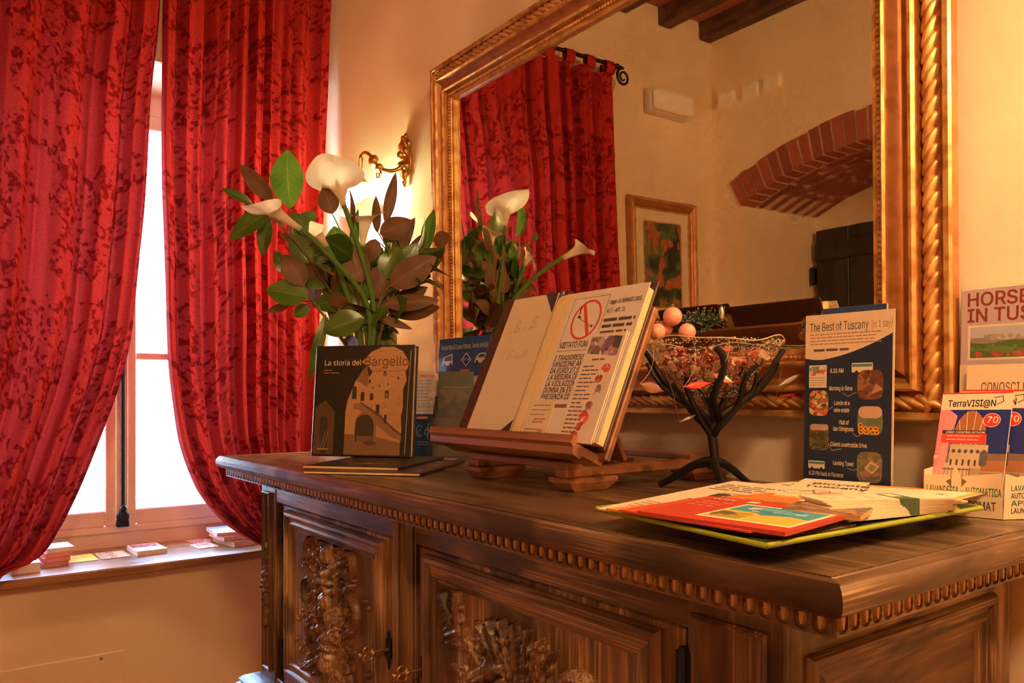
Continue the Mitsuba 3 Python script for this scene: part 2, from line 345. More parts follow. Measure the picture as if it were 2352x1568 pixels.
# ceiling: terracotta tiles between dark beams
struct('ceiling', bx(-3.2, XR + .2, YF - .9, YB + .2, ZC + .03, ZC + .1), 'matte', 'ceiling of terracotta tiles carried by dark wooden beams', rgb=(.30, .16, .09))
ys = [-1.085, -.775, -.465, -.155, .155, .465, .775, 1.085]
for y in ys: part('ceiling', 'beam', bx(XL - .02, XR + .02, y - .045, y + .045, ZC - .085, ZC + .01, .006), 'beam_wood', 30)
R = random.Random(8)
for y0 in ys[:-1]:
    for k in range(12 if y0 < -.3 else 5):
        w = .16 if y0 < -.3 else .88; x0 = XL + k * w
        kk = R.uniform(.75, 1.2)
        part('ceiling', 'tile', bx(x0 + .003, x0 + w - .003, y0 + .03, y0 + .28, ZC + R.uniform(0, .004), ZC + .03, .003), 'matte', rgb=np.array((.36, .12, .07)) * kk)
# ------------------------------------------------------------------ window
struct('window_1', cat_([bx(-3.14, -3.06, W0, W1, .49, .585, .004), bx(-3.14, -3.06, W0, W1, 2.05, 2.14, .004), bx(-3.14, -3.06, W0, .13, .58, 2.06, .004), bx(-3.14, -3.06, 1.03, W1, .58, 2.06, .004),
                         bx(-3.06, -3.048, W0, W1, .565, .59, .003)]), 'window_paint', 'tall cream painted casement window behind the red curtains')
struct('trim_1', bx(-3.07, -2.685, W0 - .30, YB - .01, .487, .515, .004), 'sill_wood', 'wooden window sill board scattered with booklets', 30)
def sash(y0, y1):
    s = part('window_1', 'sash', cat_([bx(-3.12, -3.05, y0, y0 + .05, .59, 2.05, .004), bx(-3.12, -3.05, y1 - .05, y1, .59, 2.05, .004), bx(-3.12, -3.05, y0 + .05, y1 - .05, .59, .645, .004), bx(-3.12, -3.05, y0 + .05, y1 - .05, 2.0, 2.05, .004)]), 'window_paint')
    part(s, 'glazing_bar', bx(-3.105, -3.06, y0 + .045, y1 - .045, 1.175, 1.20, .003), 'window_paint')
    for a, b in ((.64, 1.178), (1.197, 2.005)): part(s, 'pane', bx(-3.088, -3.0865, y0 + .045, y1 - .045, a, b), 'pane_glass')
sash(.13, .552); sash(.554, 1.03)
part('window_1', 'cover_strip', bx(-3.052, -3.04, .535, .575, .59, 2.05, .003), 'window_paint')
part('window_1', 'bolt_rod', tube([(-3.028, .555, .63), (-3.028, .555, 2.0)], .007), 'iron', 30)
part('window_1', 'bolt_catch', cat_([ball(.021, (-3.026, .555, .625), 2, (.6, 1, 1.2)), bx(-3.045, -3.02, .535, .575, .588, .612, .003), ball(.012, (-3.018, .555, .655), 1)]), 'iron', 40)
# ------------------------------------------------------------------ curtains
def curtain(name, label, yl, yr, ztop, zbot, nf, seed, hem):
    t = thing(name, label, 'curtain')
    ns, nz = 210, 130
    z = np.linspace(zbot, ztop, nz); s = np.linspace(0, 1, ns)
    S, Z = np.meshgrid(s, z, indexing='ij')
    YL, YR = yl(Z), yr(Z)
    w = YR - YL; W = max((yr(z) - yl(z)).max(), .01)
    comp = np.clip(w / W, .25, 1)
    hgt = (Z - zbot) / (ztop - zbot)
    ph = 2 * PI * nf * S + 1.5 * np.sin(2 * PI * S * 1.7 + seed) + .5 * np.sin(hgt * 3 + seed) 
    am = (.030 + .016 * (1 - hgt)) * (1 + .9 * (1 / comp - 1) * .30)
    nz_ = meshkit.fbm(np.stack([S * 14, Z * 2.2, 0 * S], -1), 3, seed)
    pl2 = 2 * np.abs(np.sin(ph / 2)) ** .75 - 1.1
    X = -2.655 + np.clip(am * (pl2 + .28 * np.sin(2.3 * ph + 1 + 2 * nz_)) + .030 * (nz_ - .5), -.060, .070)
    Y = YL + w * (S + .25 / nf / 2 / PI * np.sin(2 * ph))
    X = X + .012 * (1 - hgt) * np.sin(Z * 9 + S * 5)
    m = surf(np.stack([X, Y, Z], -1))
    uv = np.stack([S * W * 1.35, Z + .06 * np.sin(S * 9)], -1).reshape(-1, 2)
    part(t, 'cloth', m, 'curtain_cloth', True, uv=uv)
    return t, X[:, -1], Y[:, -1]
def tabs(t, ys):
    for y in ys:
        a = np.linspace(0, 2 * PI, 25)
        P = [[(-2.64 + .016 * math.sin(q) , y + e, 2.508 + .030 * math.cos(q) - .002) for q in a] for e in (-.026, .026)]
        part(t, 'tab', surf(P), 'curtain_cloth', True, uv=np.array([(e * .05 + y, q * .02) for e in (0, 1) for q in a]))
from scipy.interpolate import PchipInterpolator as pchip
zk = [.50, .55, .566, .65, .734, .926, 1.085, 1.274, 1.629, 1.96, 2.275, 2.6]
yk = [.16, .19, .25, .315, .355, .425, .479, .522, .553, .572, .602, .612]
tl, _, _ = curtain('curtain', 'red damask curtain panel left of the bright window gap, reaching the frame edge', lambda z: -.315 + 0 * z, pchip(zk, yk), 2.478, .525, 9, 2, 0)
zk2 = [.50, .543, .643, .764, .933, 1.127, 1.471, 1.813, 2.275, 2.6]
yk2 = [.99, .905, .775, .690, .637, .617, .604, .594, .600, .606]
tr_, _, _ = curtain('curtain', 'red damask curtain panel between the window gap and the mirror wall', pchip(zk2, yk2), lambda z: np.interp(z, [.5, .9, 1.9, 2.5], [1.13, 1.115, 1.14, 1.155]), 2.478, .525, 8, 7, 0)
tabs(tl, [-.285, -.165, -.045, .075, .195, .315, .435, .57]); tabs(tr_, [.63, .74, .86, .98, 1.10])
t = thing('curtain_rod', 'black iron curtain rod with a scroll finial above the red curtains', 'curtain rod')
part(t, 'rod', tube([(-2.64, -.36, 2.522), (-2.64, 1.165, 2.522)], .009, 10), 'iron', 30)
a = np.linspace(0, 1, 40); q = .5 * PI - a * 3.3 * PI; rr = .042 * (1 - .72 * a)
part(t, 'finial', tube(np.stack([0 * a - 2.64, -.365 - .0 + rr * np.cos(q) - .01 - .0 * a, 2.522 - .042 + rr * np.sin(q)], -1), np.linspace(.007, .004, 40), 8), 'iron', 40)
for y in (-.335, 1.10):
    part(t, 'bracket', cat_([tube([(-2.74, y, 2.522), (-2.64, y, 2.522)], .006), bx(-2.742, -2.735, y - .012, y + .012, 2.48, 2.56, .002), ball(.013, (-2.64, y, 2.522), 2)]), 'iron', 40)
# ------------------------------------------------------------------ things on the left wall and in the room seen only in the mirror
t = thing('emergency_light', 'white oblong emergency light high on the wall, reflected above the picture', 'emergency light')
part(t, 'housing', bx(-2.739, -2.690, -.905, -.610, 2.385, 2.50, .006), 'print', rgb=(.60, .52, .40))
part(t, 'diffuser', bx(-2.692, -2.655, -.895, -.620, 2.395, 2.49, .010), 'gloss', rgb=(.90, .84, .70))
t = thing('framed_picture', 'gilt framed dark painting with pale mount, reflected in the mirror', 'picture')
Mp = M4((-2.738, -.96, 1.32), (0, 1, 0), (0, 0, 1))
pf = frame_sides(.49, .645, [(0, 0), (0, .022), (.006, .030), (.014, .030), (.02, .024), (.03, .020), (.036, .024), (.042, .020), (.046, .010), (.046, 0)])
for m in pf: part(t, 'frame_side', tm(m, Mp), 'gilt_red', 30)
for m in frame_sides(.49, .645, [(.008, .028), (.010, .034), (.016, .034), (.018, .028)]): part(t, 'gold_edge', tm(m, Mp), 'gilt', 30)
for m in frame_sides(.49, .645, [(.045, .008), (.046, .015), (.054, .015), (.056, .008)]): part(t, 'inner_slip', tm(m, Mp), 'gilt', 30)
part(t, 'mount', tm(bx(.05, .44, .05, .595, .004, .008), Mp), 'matte', rgb=(.72, .62, .42))
part(t, 'canvas', tm(bx(.115, .375, .115, .53, .004, .010), Mp), 'canvas')
for m in frame_sides(.272, .427, [(0, 0), (0, .004), (.006, .004), (.006, 0)]): part(t, 'mount_bevel', tm(tm(m, trimesh.transformations.translation_matrix((.109, .109, .0078))), Mp), 'gilt')
# ------------------------------------------------------------------ sideboard
TZ = .90
sb = thing('sideboard', 'carved dark wooden sideboard with a moulded top under the gilt mirror', 'sideboard')
core = (-1.962, -.381, .616, 1.155)                       # the rectangle that the top's mouldings run around
def arc(cx, cz, r, a0, a1, n, sx=1): return [(cx + sx * r * math.cos(a), cz + r * math.sin(a)) for a in np.linspace(a0, a1, n)]
prof = [(.0, TZ - .050), (.012, TZ - .050), (.016, TZ - .046), (.020, TZ - .034), (.0225, TZ - .0305), (.029, TZ - .0300), (.031, TZ - .0285)]
prof += [(.0315 + .0085 * math.sin(q), TZ - .0150 - .0130 * math.cos(q)) for q in np.linspace(.25, PI - .30, 9)]
prof += [(.0335, TZ - .0006), (.022, TZ), (.0205, TZ - .0016), (.0165, TZ - .0030), (.0145, TZ - .0014), (.013, TZ - .0004), (.008, TZ - .0004)]
k0 = len(prof) - 6                                              # the slab carries the field, four mitred mouldings the edge
part(sb, 'top', bx(core[0] - .0145, core[1] + .0145, core[2] - .0145, core[3] + .0145, TZ - .046, TZ - .0004), 'wood_top')
cr = [(core[0], core[2], -1, -1), (core[1], core[2], 1, -1), (core[1], core[3], 1, 1), (core[0], core[3], -1, 1)]
for i in range(4):
    A, B = cr[i], cr[(i + 1) % 4]
    m = surf([[(q[0] + q[2] * o, q[1] + q[3] * o, z) for o, z in prof] for q in (A, B)]); m.faces = m.faces[:, ::-1]
    part(sb, 'top_moulding', m, ('wood_topx', 'wood_topy')[i % 2], 32)
# dentil course
bx0, bx1, by0, by1 = core[0] - .018, core[1] + .018, core[2] - .018, core[3]
band = []
def dent(n, pitch):
    cells = sbox(0, -.0185, n * pitch, 0)
    holes = []
    for i in range(n):
        c = (i + .5) * pitch; w = pitch * .5 - .0011
        holes.append(Polygon([(c - w, -.0015), (c - w, -.012)] + [(c + w * math.cos(a), -.012 + .0045 * math.sin(a)) for a in np.linspace(PI, 2 * PI, 7)] + [(c + w, -.0015)]))
    return cells.difference(shapely.union_all(holes))
pitch = .0175
drop = Polygon([(-.0034, -.0015), (.0034, -.0015), (.0034, -.006), (.0026, -.0105), (.0012, -.0135), (-.0012, -.0135), (-.0026, -.0105), (-.0034, -.006)])
dr_m = extrude(drop, .0042)
dr_m.vertices[:, :2] = np.where(dr_m.vertices[:, 2:3] > .002, dr_m.vertices[:, :2] * [.62, .9] - [0, .0006], dr_m.vertices[:, :2])
for n, M in ((int((bx1 - bx0) / pitch), M4((bx0, by0, TZ - .031), (1, 0, 0), (0, 0, 1))), (int((by1 - by0) / pitch), M4((bx1, by0, TZ - .031), (0, 1, 0), (0, 0, 1))), (int((by1 - by0) / pitch), M4((bx0, by1, TZ - .031), (0, -1, 0), (0, 0, 1)))):
    L = (bx1 - bx0) if abs(M[0, 0]) > .5 else (by1 - by0)
    p_ = L / n
    bm = extrude(dent(n, p_), .0035); bm.apply_translation((0, 0, .0003)); back = bx(0, L, -.0185, 0, -.006, .0006)
    part(sb, 'dentil_band', tm(cat_([bm, back]), M), 'wood_x' if abs(M[0, 0]) > .5 else 'wood_y')
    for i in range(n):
        part(sb, 'dentil', tm(tm(dr_m, trimesh.transformations.translation_matrix(((i + .5) * p_, 0, .0004))), M), 'highlit_wood')
FY, RX, LX = .655, -.446, -1.893                              # front plane, right and left faces
part(sb, 'carcass', bx(LX + .004, RX - .004, FY + .016, 1.150, .06, TZ - .05), 'wood_z')
part(sb, 'frieze', bx(LX, RX, FY, FY + .05, .800, TZ - .05, .002), 'wood_x')
part(sb, 'lower_rail', bx(LX, RX, FY, FY + .05, .335, .392, .002), 'wood_x')
wm = [(0, .30), (.025, .302), (.032, .308), (.030, .316), (.036, .322), (.060, .330), (.066, .338), (.060, .346), (.050, .350), (.040, .356), (.044, .362), (.034, .370), (.016, .376), (.0, .378)]
part(sb, 'waist_moulding', ring_loft((LX, RX, FY, 1.15), wm), 'wood_x', 30)
part(sb, 'plinth', bx(LX - .03, RX + .03, FY - .03, 1.15, 0, .30, .004), 'wood_x')
def moulding(name, parent, M, w, h, s=1.0, mat=('wood_x', 'wood_z')):
    pf = [(0, 0), (0, .007), (.004, .0125), (.010, .0135), (.014, .0105), (.016, .007), (.021, .0065), (.026, .0095), (.030, .0085), (.033, .0045), (.040, .003), (.043, -.001), (.043, -.004)]
    for i, m in enumerate(frame_sides(w, h, [(a * s, b * s) for a, b in pf])): part(parent, name, tm(m, M), mat[i % 2], 30)
# posts with their flutes
def post(x0, x1, name):
    p = part(sb, name, bx(x0, x1, FY - .002, FY + .05, .376, .850, .002), 'wood_z')
    return p
pl_ = post(LX - .001, -1.800, 'corner_post'); pr_ = post(-.565, RX + .001, 'corner_post'); pc = post(-1.222, -1.148, 'centre_post')
for p, x0, x1 in ((pl_, -1.876, -1.824), (pr_, -.556, -.462)):
    Mx = M4((x0, FY - .002, .40), (1, 0, 0), (0, 0, 1))
    for m in frame_sides(x1 - x0, .42, [(0, -.001), (0, .005), (.003, .007), (.006, .005), (.008, -.001)]): part(p, 'bead_frame', tm(m, Mx), 'wood_z', 40)
for x in (-1.215, -1.205, -1.165, -1.155): part(pc, 'reed', bx(x - .0035, x + .0035, FY - .008, FY, .385, .842, .003), 'wood_z', 30)
def relief(M, w, h, feats, nx, ny, base=0.0):
    """carved panel: a height field, the largest of the features' heights at each point."""
    X, Y = np.meshgrid(np.linspace(0, w, nx), np.linspace(0, h, ny), indexing='ij'); H = np.zeros_like(X) + base
    for f in feats:
        k = f[0]
        if k == 'leaf':                                      # (x, y, angle, length, width, height): ribbed, lobed acanthus
            _, x, y, a, L, wd, ht = f; u = (X - x) * math.cos(a) + (Y - y) * math.sin(a); v = -(X - x) * math.sin(a) + (Y - y) * math.cos(a)
            t = np.clip(u / L, 0, 1); ww = wd * np.sin(PI * np.clip(t, .02, .98) ** .8) ** .7 * (1 + .18 * np.sin(t * 22))
            e = 1 - (v / (ww + 1e-6)) ** 2
            hh = ht * np.clip(e, 0, 1) ** .65 * (.66 + .34 * np.cos(v / wd * 7.5)) * (.6 + .6 * t) * (1 - .35 * np.exp(-(v / wd * 6) ** 2))
            H = np.where((u > 0) & (u < L) & (e > 0), np.maximum(H, hh), H)
        elif k == 'ball':
            _, x, y, r, ht = f; e = 1 - ((X - x) ** 2 + (Y - y) ** 2) / r ** 2
            H = np.maximum(H, ht * np.clip(e, 0, 1) ** .65)
        elif k == 'flower':
            _, x, y, r, n, ht = f; d = np.hypot(X - x, Y - y); th = np.arctan2(Y - y, X - x); rr = r * (.78 + .22 * np.cos(n * th))
            hh = ht * (.35 + .65 * np.sin(PI * np.clip(d / rr, 0, 1))) * (.75 + .25 * np.cos(n * th))
            H = np.where(d < rr, np.maximum(H, hh), H); H = np.maximum(H, ht * 1.1 * np.sqrt(np.clip(1 - (d / (r * .28)) ** 2, 0, 1)))
        elif k == 'tube':
            _, pts, r, ht = f; d = np.full_like(X, 9.0); ra = np.zeros_like(X)
            pts = np.array(pts); rs = np.linspace(1, .55, len(pts)) * r
            for q, rq in zip(pts, rs):
                dd = np.hypot(X - q[0], Y - q[1]); H = np.maximum(H, ht * rq / r * np.clip(1 - (dd / rq) ** 2, 0, 1) ** .65 * (.8 + .2 * np.cos(dd / rq * 7)))
    rid = 1 - 2 * np.abs(meshkit.fbm(np.stack([X * 75, Y * 75, 0 * X], -1), 3, 4) - .5) * 2
    H *= 1.2; H += np.clip(H * 90, 0, 1) * .0034 * (rid - .6)
    H += .0006 * (meshkit.fbm(np.stack([X * 60, Y * 60, 0 * X], -1), 3, 1) - .5)
    return tm(surf(np.stack([X, Y, H], -1)), M)
def scroll(x, y, r, a0, turns, n=60):
    a = np.linspace(0, 1, n); return np.stack([x + r * (1 - .8 * a) * np.cos(a0 + turns * 2 * PI * a), y + r * (1 - .8 * a) * np.sin(a0 + turns * 2 * PI * a)], 1)
R = random.Random(31)
def left_feats(w, h):
    c = w / 2; F = []
    for s in (-1, 1):
        F += [('leaf', c + s * .01, h * .86, PI / 2 + s * .9, .085, .022, .014), ('leaf', c + s * .02, h * .80, PI / 2 - s * -1.25, .11, .026, .016),
              ('tube', scroll(c + s * .085, h * .88, .036, PI / 2, -s * .9), .0085, .013), ('tube', scroll(c + s * .095, h * .60, .040, -PI / 2, s * 1.1), .0085, .014),
              ('leaf', c + s * .03, h * .62, s * .5 + (PI if s < 0 else 0), .10, .024, .017), ('leaf', c + s * .03, h * .52, -s * .9 + (PI if s < 0 else 0), .12, .026, .016),
              ('tube', [(c + s * (.03 + .05 * math.sin(t * 2.8)), h * (.55 - .35 * t)) for t in np.linspace(0, 1, 50)], .009, .013),
              ('leaf', c + s * .04, h * .36, s * .4 + (PI if s < 0 else 0), .09, .024, .016), ('tube', scroll(c + s * .095, h * .30, .034, PI / 2, s * 1.0), .0075, .012),
              ('leaf', c + s * .02, h * .20, -s * .5 + (PI if s < 0 else 0), .12, .026, .015), ('ball', c + s * .045, h * .70, .014, .015), ('flower', c + s * .055, h * .46, .024, 5, .015),
              ('leaf', c + s * .05, h * .10, s * .8 + (PI if s < 0 else 0), .10, .022, .014), ('ball', c + s * .028, h * .38, .016, .016), ('tube', scroll(c + s * .07, h * .12, .03, 0, s * 1.1), .007, .012)]
    F += [('ball', c, h * .92, .022, .018), ('flower', c, h * .74, .034, 6, .019), ('ball', c, h * .60, .026, .021), ('ball', c - .012, h * .52, .018, .018), ('ball', c + .014, h * .50, .019, .018),
          ('leaf', c, h * .34, PI / 2, .09, .03, .018), ('flower', c, h * .28, .036, 7, .018), ('ball', c, h * .16, .026, .02), ('leaf', c, h * .05, PI / 2, .07, .026, .015)]
    for i in range(26): F.append(('ball', R.uniform(.02, w - .02), R.uniform(.03, h - .05), R.uniform(.005, .010), R.uniform(.006, .010)))
    for i in range(40):
        s = 1 if i % 2 else -1; F.append(('leaf', c + s * R.uniform(.01, .10), R.uniform(.05, .9) * h, R.uniform(0, 6.28), R.uniform(.03, .06), R.uniform(.009, .016), R.uniform(.008, .013)))
    return F
def basket_feats(w, h):
    c = w / 2 - .01; F = []
    F += [('leaf', c + .012 * i, h * .66, PI / 2 - .22 * i, .085, .011, .017) for i in range(-3, 4)]       # plume
    F += [('tube', [(.03 + .10 * t, h * (.73 + .09 * t + .02 * math.sin(6 * t))) for t in np.linspace(0, 1, 40)], .016, .010), ('leaf', .045, h * .74, PI / 2 + .45, .075, .022, .012), ('leaf', .06, h * .76, PI / 2 + .05, .07, .016, .014),
          ('tube', [(.03 + .08 * t, h * (.70 + .03 * t)) for t in np.linspace(0, 1, 30)], .010, .008)]
    F += [('tube', scroll(w - .085, h * .66, .052, PI * .9, -.95), .013, .016), ('tube', [(w - .13 + .02 * t, h * (.70 - .4 * t)) for t in np.linspace(0, 1, 40)], .011, .012), ('leaf', w - .16, h * .50, .9, .10, .026, .013)]
    for i in range(46):
        a = R.uniform(0, 2 * PI); d = math.sqrt(R.random()); x, y = c + .125 * d * math.cos(a), h * .40 + .10 * d * math.sin(a); r = R.uniform(.010, .021)
        F.append(('ball', x, y, r, .010 + .018 * (1 - d) + R.uniform(0, .006)))
    for i in range(9): F.append(('flower', c + R.uniform(-.11, .11), h * .40 + R.uniform(-.09, .09), R.uniform(.02, .03), R.choice([5, 6, 7]), .026))
    for i in range(16):
        a = i / 16 * 2 * PI; F.append(('leaf', c + .10 * math.cos(a), h * .40 + .085 * math.sin(a), a, .07, .018, .014))
    for s in (-1, 1): F += [('tube', scroll(c + s * .16, h * .22, .045, PI / 2, s), .010, .014), ('leaf', c + s * .09, h * .14, s * .3 + (PI if s < 0 else 0), .12, .025, .014)]
    return F
def door(x0, x1, feats, knob_side):
    d = part(sb, 'door', bx(x0, x1, FY + .002, FY + .03, .394, .799, .002), 'wood_z')
    w, h = x1 - x0 - .055, .366; M = M4((x0 + .0275, FY + .002, .425), (1, 0, 0), (0, 0, 1))
    moulding('panel_moulding', d, M, w, h)
    Mi = M4((x0 + .0275 + .04, FY - .0005, .425 + .04), (1, 0, 0), (0, 0, 1))
    part(d, 'carved_panel', relief(Mi, w - .08, h - .08, feats(w - .08, h - .08), 230, 190), 'wood_z', True)
    kx = x1 - .016 if knob_side > 0 else x0 + .020
    z = .602
    sh = Polygon([(.0, .032), (.005, .020), (.010, .016), (.008, .004), (.010, -.010), (.004, -.018), (0, -.034), (-.004, -.018), (-.010, -.010), (-.008, .004), (-.010, .016), (-.005, .020)])
    part(d, 'escutcheon', tm(extrude(sh, .003), M4((kx, FY + .0015, z), (1, 0, 0), (0, 0, 1))), 'iron')
    a = np.linspace(0, 2 * PI, 26)
    key = [tube([(kx, FY, z), (kx, FY - .030, z)], .0032)] + [tube(np.stack([kx + .0 * a + .010 * np.cos(a) * .0, FY - .040 + .0085 * np.cos(a), z + s * .0065 + .006 * np.sin(a)], 1), .0022, 6) for s in (-1, 1)] + [ball(.005, (kx, FY - .030, z)), ball(.004, (kx, FY - .054, z))]
    part(d, 'key', cat_(key), 'brass', True, label='ornate brass key')
    hx = x0 - .004 if knob_side > 0 else x1 + .004
    for hz in (.745, .46): part(d, 'hinge', cat_([tube([(hx, FY - .003, hz - .035), (hx, FY - .003, hz + .035)], .006), bx(hx - .012, hx + .012, FY - .004, FY - .0005, hz - .03, hz + .03, .001)]), 'iron')
door(-1.757, -1.228, left_feats, 1); door(-1.142, -.572, basket_feats, -1)
# carved drops on the corner posts
for p, x in ((pl_, -1.850), (pr_, -.509)):
    M = M4((x - .024, FY - .0025, .50), (1, 0, 0), (0, 0, 1))
    fe = [('leaf', .024, .10, PI / 2, .10, .012, .010), ('leaf', .024, .09, -PI / 2, .09, .011, .010), ('flower', .024, .10, .020, 5, .014), ('ball', .024, .125, .011, .013), ('leaf', .024, .11, 2.3, .03, .01, .011), ('leaf', .024, .11, .8, .03, .01, .011), ('leaf', .024, .08, -2.3, .03, .01, .011), ('leaf', .024, .08, -.8, .03, .01, .011)]
    part(p, 'carved_drop', relief(M, .048, .205, fe, 50, 120, -.002), 'wood_z', True)
# the right end: framed panel
part(sb, 'end_stile', bx(RX - .02, RX + .002, FY + .004, .690, .376, .85, .002), 'wood_z'); part(sb, 'end_stile', bx(RX - .02, RX + .002, 1.095, 1.15, .376, .85, .002), 'wood_z')
part(sb, 'end_rail', bx(RX - .02, RX + .001, .690, 1.095, .790, .85, .002), 'wood_y'); part(sb, 'end_rail', bx(RX - .02, RX + .001, .690, 1.095, .376, .42, .002), 'wood_y')
moulding('end_moulding', sb, M4((RX - .002, .683, .412), (0, 1, 0), (0, 0, 1)), .415, .385, 1.0, ('wood_y', 'wood_z'))
part(sb, 'end_panel', bx(RX - .02, RX - .003, .70, 1.09, .43, .785, .001), 'wood_y')
moulding('end_moulding', sb, M4((LX + .002, 1.10, .412), (0, -1, 0), (0, 0, 1)), .415, .385, 1.0, ('wood_y', 'wood_z'))
for x in (LX + .02, RX - .05):
    for y in (FY + .02, 1.08): part(sb, 'foot', bx(x, x + .04, y, y + .04, -.0, .04, .006), 'wood_z')

# ------------------------------------------------------------------ mirror
mr = thing('mirror', 'large gilt framed mirror with rope twist edge hanging on the plaster wall', 'mirror')
MW, MH, tilt = 1.371, .931, math.radians(.9)
Mm = M4((-1.878, 1.150, 1.012), (1, 0, 0), (0, -math.sin(tilt), math.cos(tilt)))
pf = [(0, 0), (0, .018), (.003, .022), (.010, .022), (.013, .018), (.014, .012), (.042, .012), (.044, .030), (.047, .036), (.051, .036), (.054, .031)]
pf += [(.054 + .030 * t, .031 - .018 * math.sin(t * PI) * 1.0 + .004 * t) for t in np.linspace(.08, .95, 9)]
pf += [(.0845, .036), (.088, .038), (.091, .035), (.093, .024), (.104, .021), (.106, .017), (.112, .017), (.113, .006), (.113, 0)]
cove = pf[10:21]
for i, m in enumerate(frame_sides(MW, MH, pf)): part(mr, 'frame_side', tm(m, Mm), 'gilt_red', 25)
for m in frame_sides(MW, MH, [(0, .0185), (.003, .0228), (.010, .0228), (.013, .0185)]): part(mr, 'outer_fillet', tm(m, Mm), 'gilt', 25)
for m in frame_sides(MW, MH, [(.0438, .0305), (.047, .0368), (.051, .0368), (.0542, .0312)]): part(mr, 'ridge', tm(m, Mm), 'gilt', 25)
for m in frame_sides(MW, MH, [(.0843, .0363), (.088, .0388), (.0912, .0355), (.0912, .030)]): part(mr, 'inner_ridge', tm(m, Mm), 'gilt', 25)
for m in frame_sides(MW, MH, [(.1040, .0212), (.106, .0178), (.1123, .0178), (.1132, .006)]): part(mr, 'sight_edge', tm(m, Mm), 'gilt', 25)
lobe = ball(1, sub=2, s=(.0235, .0072, .0110))
lobe.vertices[:, 1] += .0038 * np.sin(lobe.vertices[:, 0] / .0235 * 1.6)
lobe_ply = {}
for (p, d, L) in (((0, 0), (1, 0), MW), ((MW, 0), (0, 1), MH), ((MW, MH), (-1, 0), MW), ((0, MH), (0, -1), MH)):
    nrm = (-d[1], d[0]); n = int(round(L / .0222))
    for i in range(n):
        s = (i + .5) * L / n
        if s < .02 or s > L - .02: continue
        loc = np.eye(4); a = math.atan2(d[1], d[0]) - math.radians(36); ca, sa = math.cos(a), math.sin(a)
        loc[:2, :2] = [[ca, -sa], [sa, ca]]; loc[:3, 3] = (p[0] + d[0] * s + nrm[0] * .0285, p[1] + d[1] * s + nrm[1] * .0285, .0175)
        part(mr, 'rope_lobe', tm(lobe, Mm @ loc), 'gilt', True)
pearl = trimesh.creation.icosphere(subdivisions=1, radius=.0043); beads = []
for (p, d, L) in (((0, 0), (1, 0), MW), ((MW, 0), (0, 1), MH), ((MW, MH), (-1, 0), MW), ((0, MH), (0, -1), MH)):
    nrm = (-d[1], d[0])
    for s in np.arange(.10, L - .10, .0088):
        b = pearl.copy(); b.vertices *= (1, 1, .8); b.apply_translation((p[0] + d[0] * s + nrm[0] * .0985, p[1] + d[1] * s + nrm[1] * .0985, .0232)); beads.append(b)
part(mr, 'pearl_beading', tm(cat_(beads), Mm), 'gilt', True, kind='stuff')
part(mr, 'mirror_glass', tm(bx(.108, MW - .108, .108, MH - .108, .004, .010), Mm), 'mirror_silver')
part(mr, 'backboard', tm(bx(.02, MW - .02, .02, MH - .02, -.006, .004), Mm), 'beam_wood')

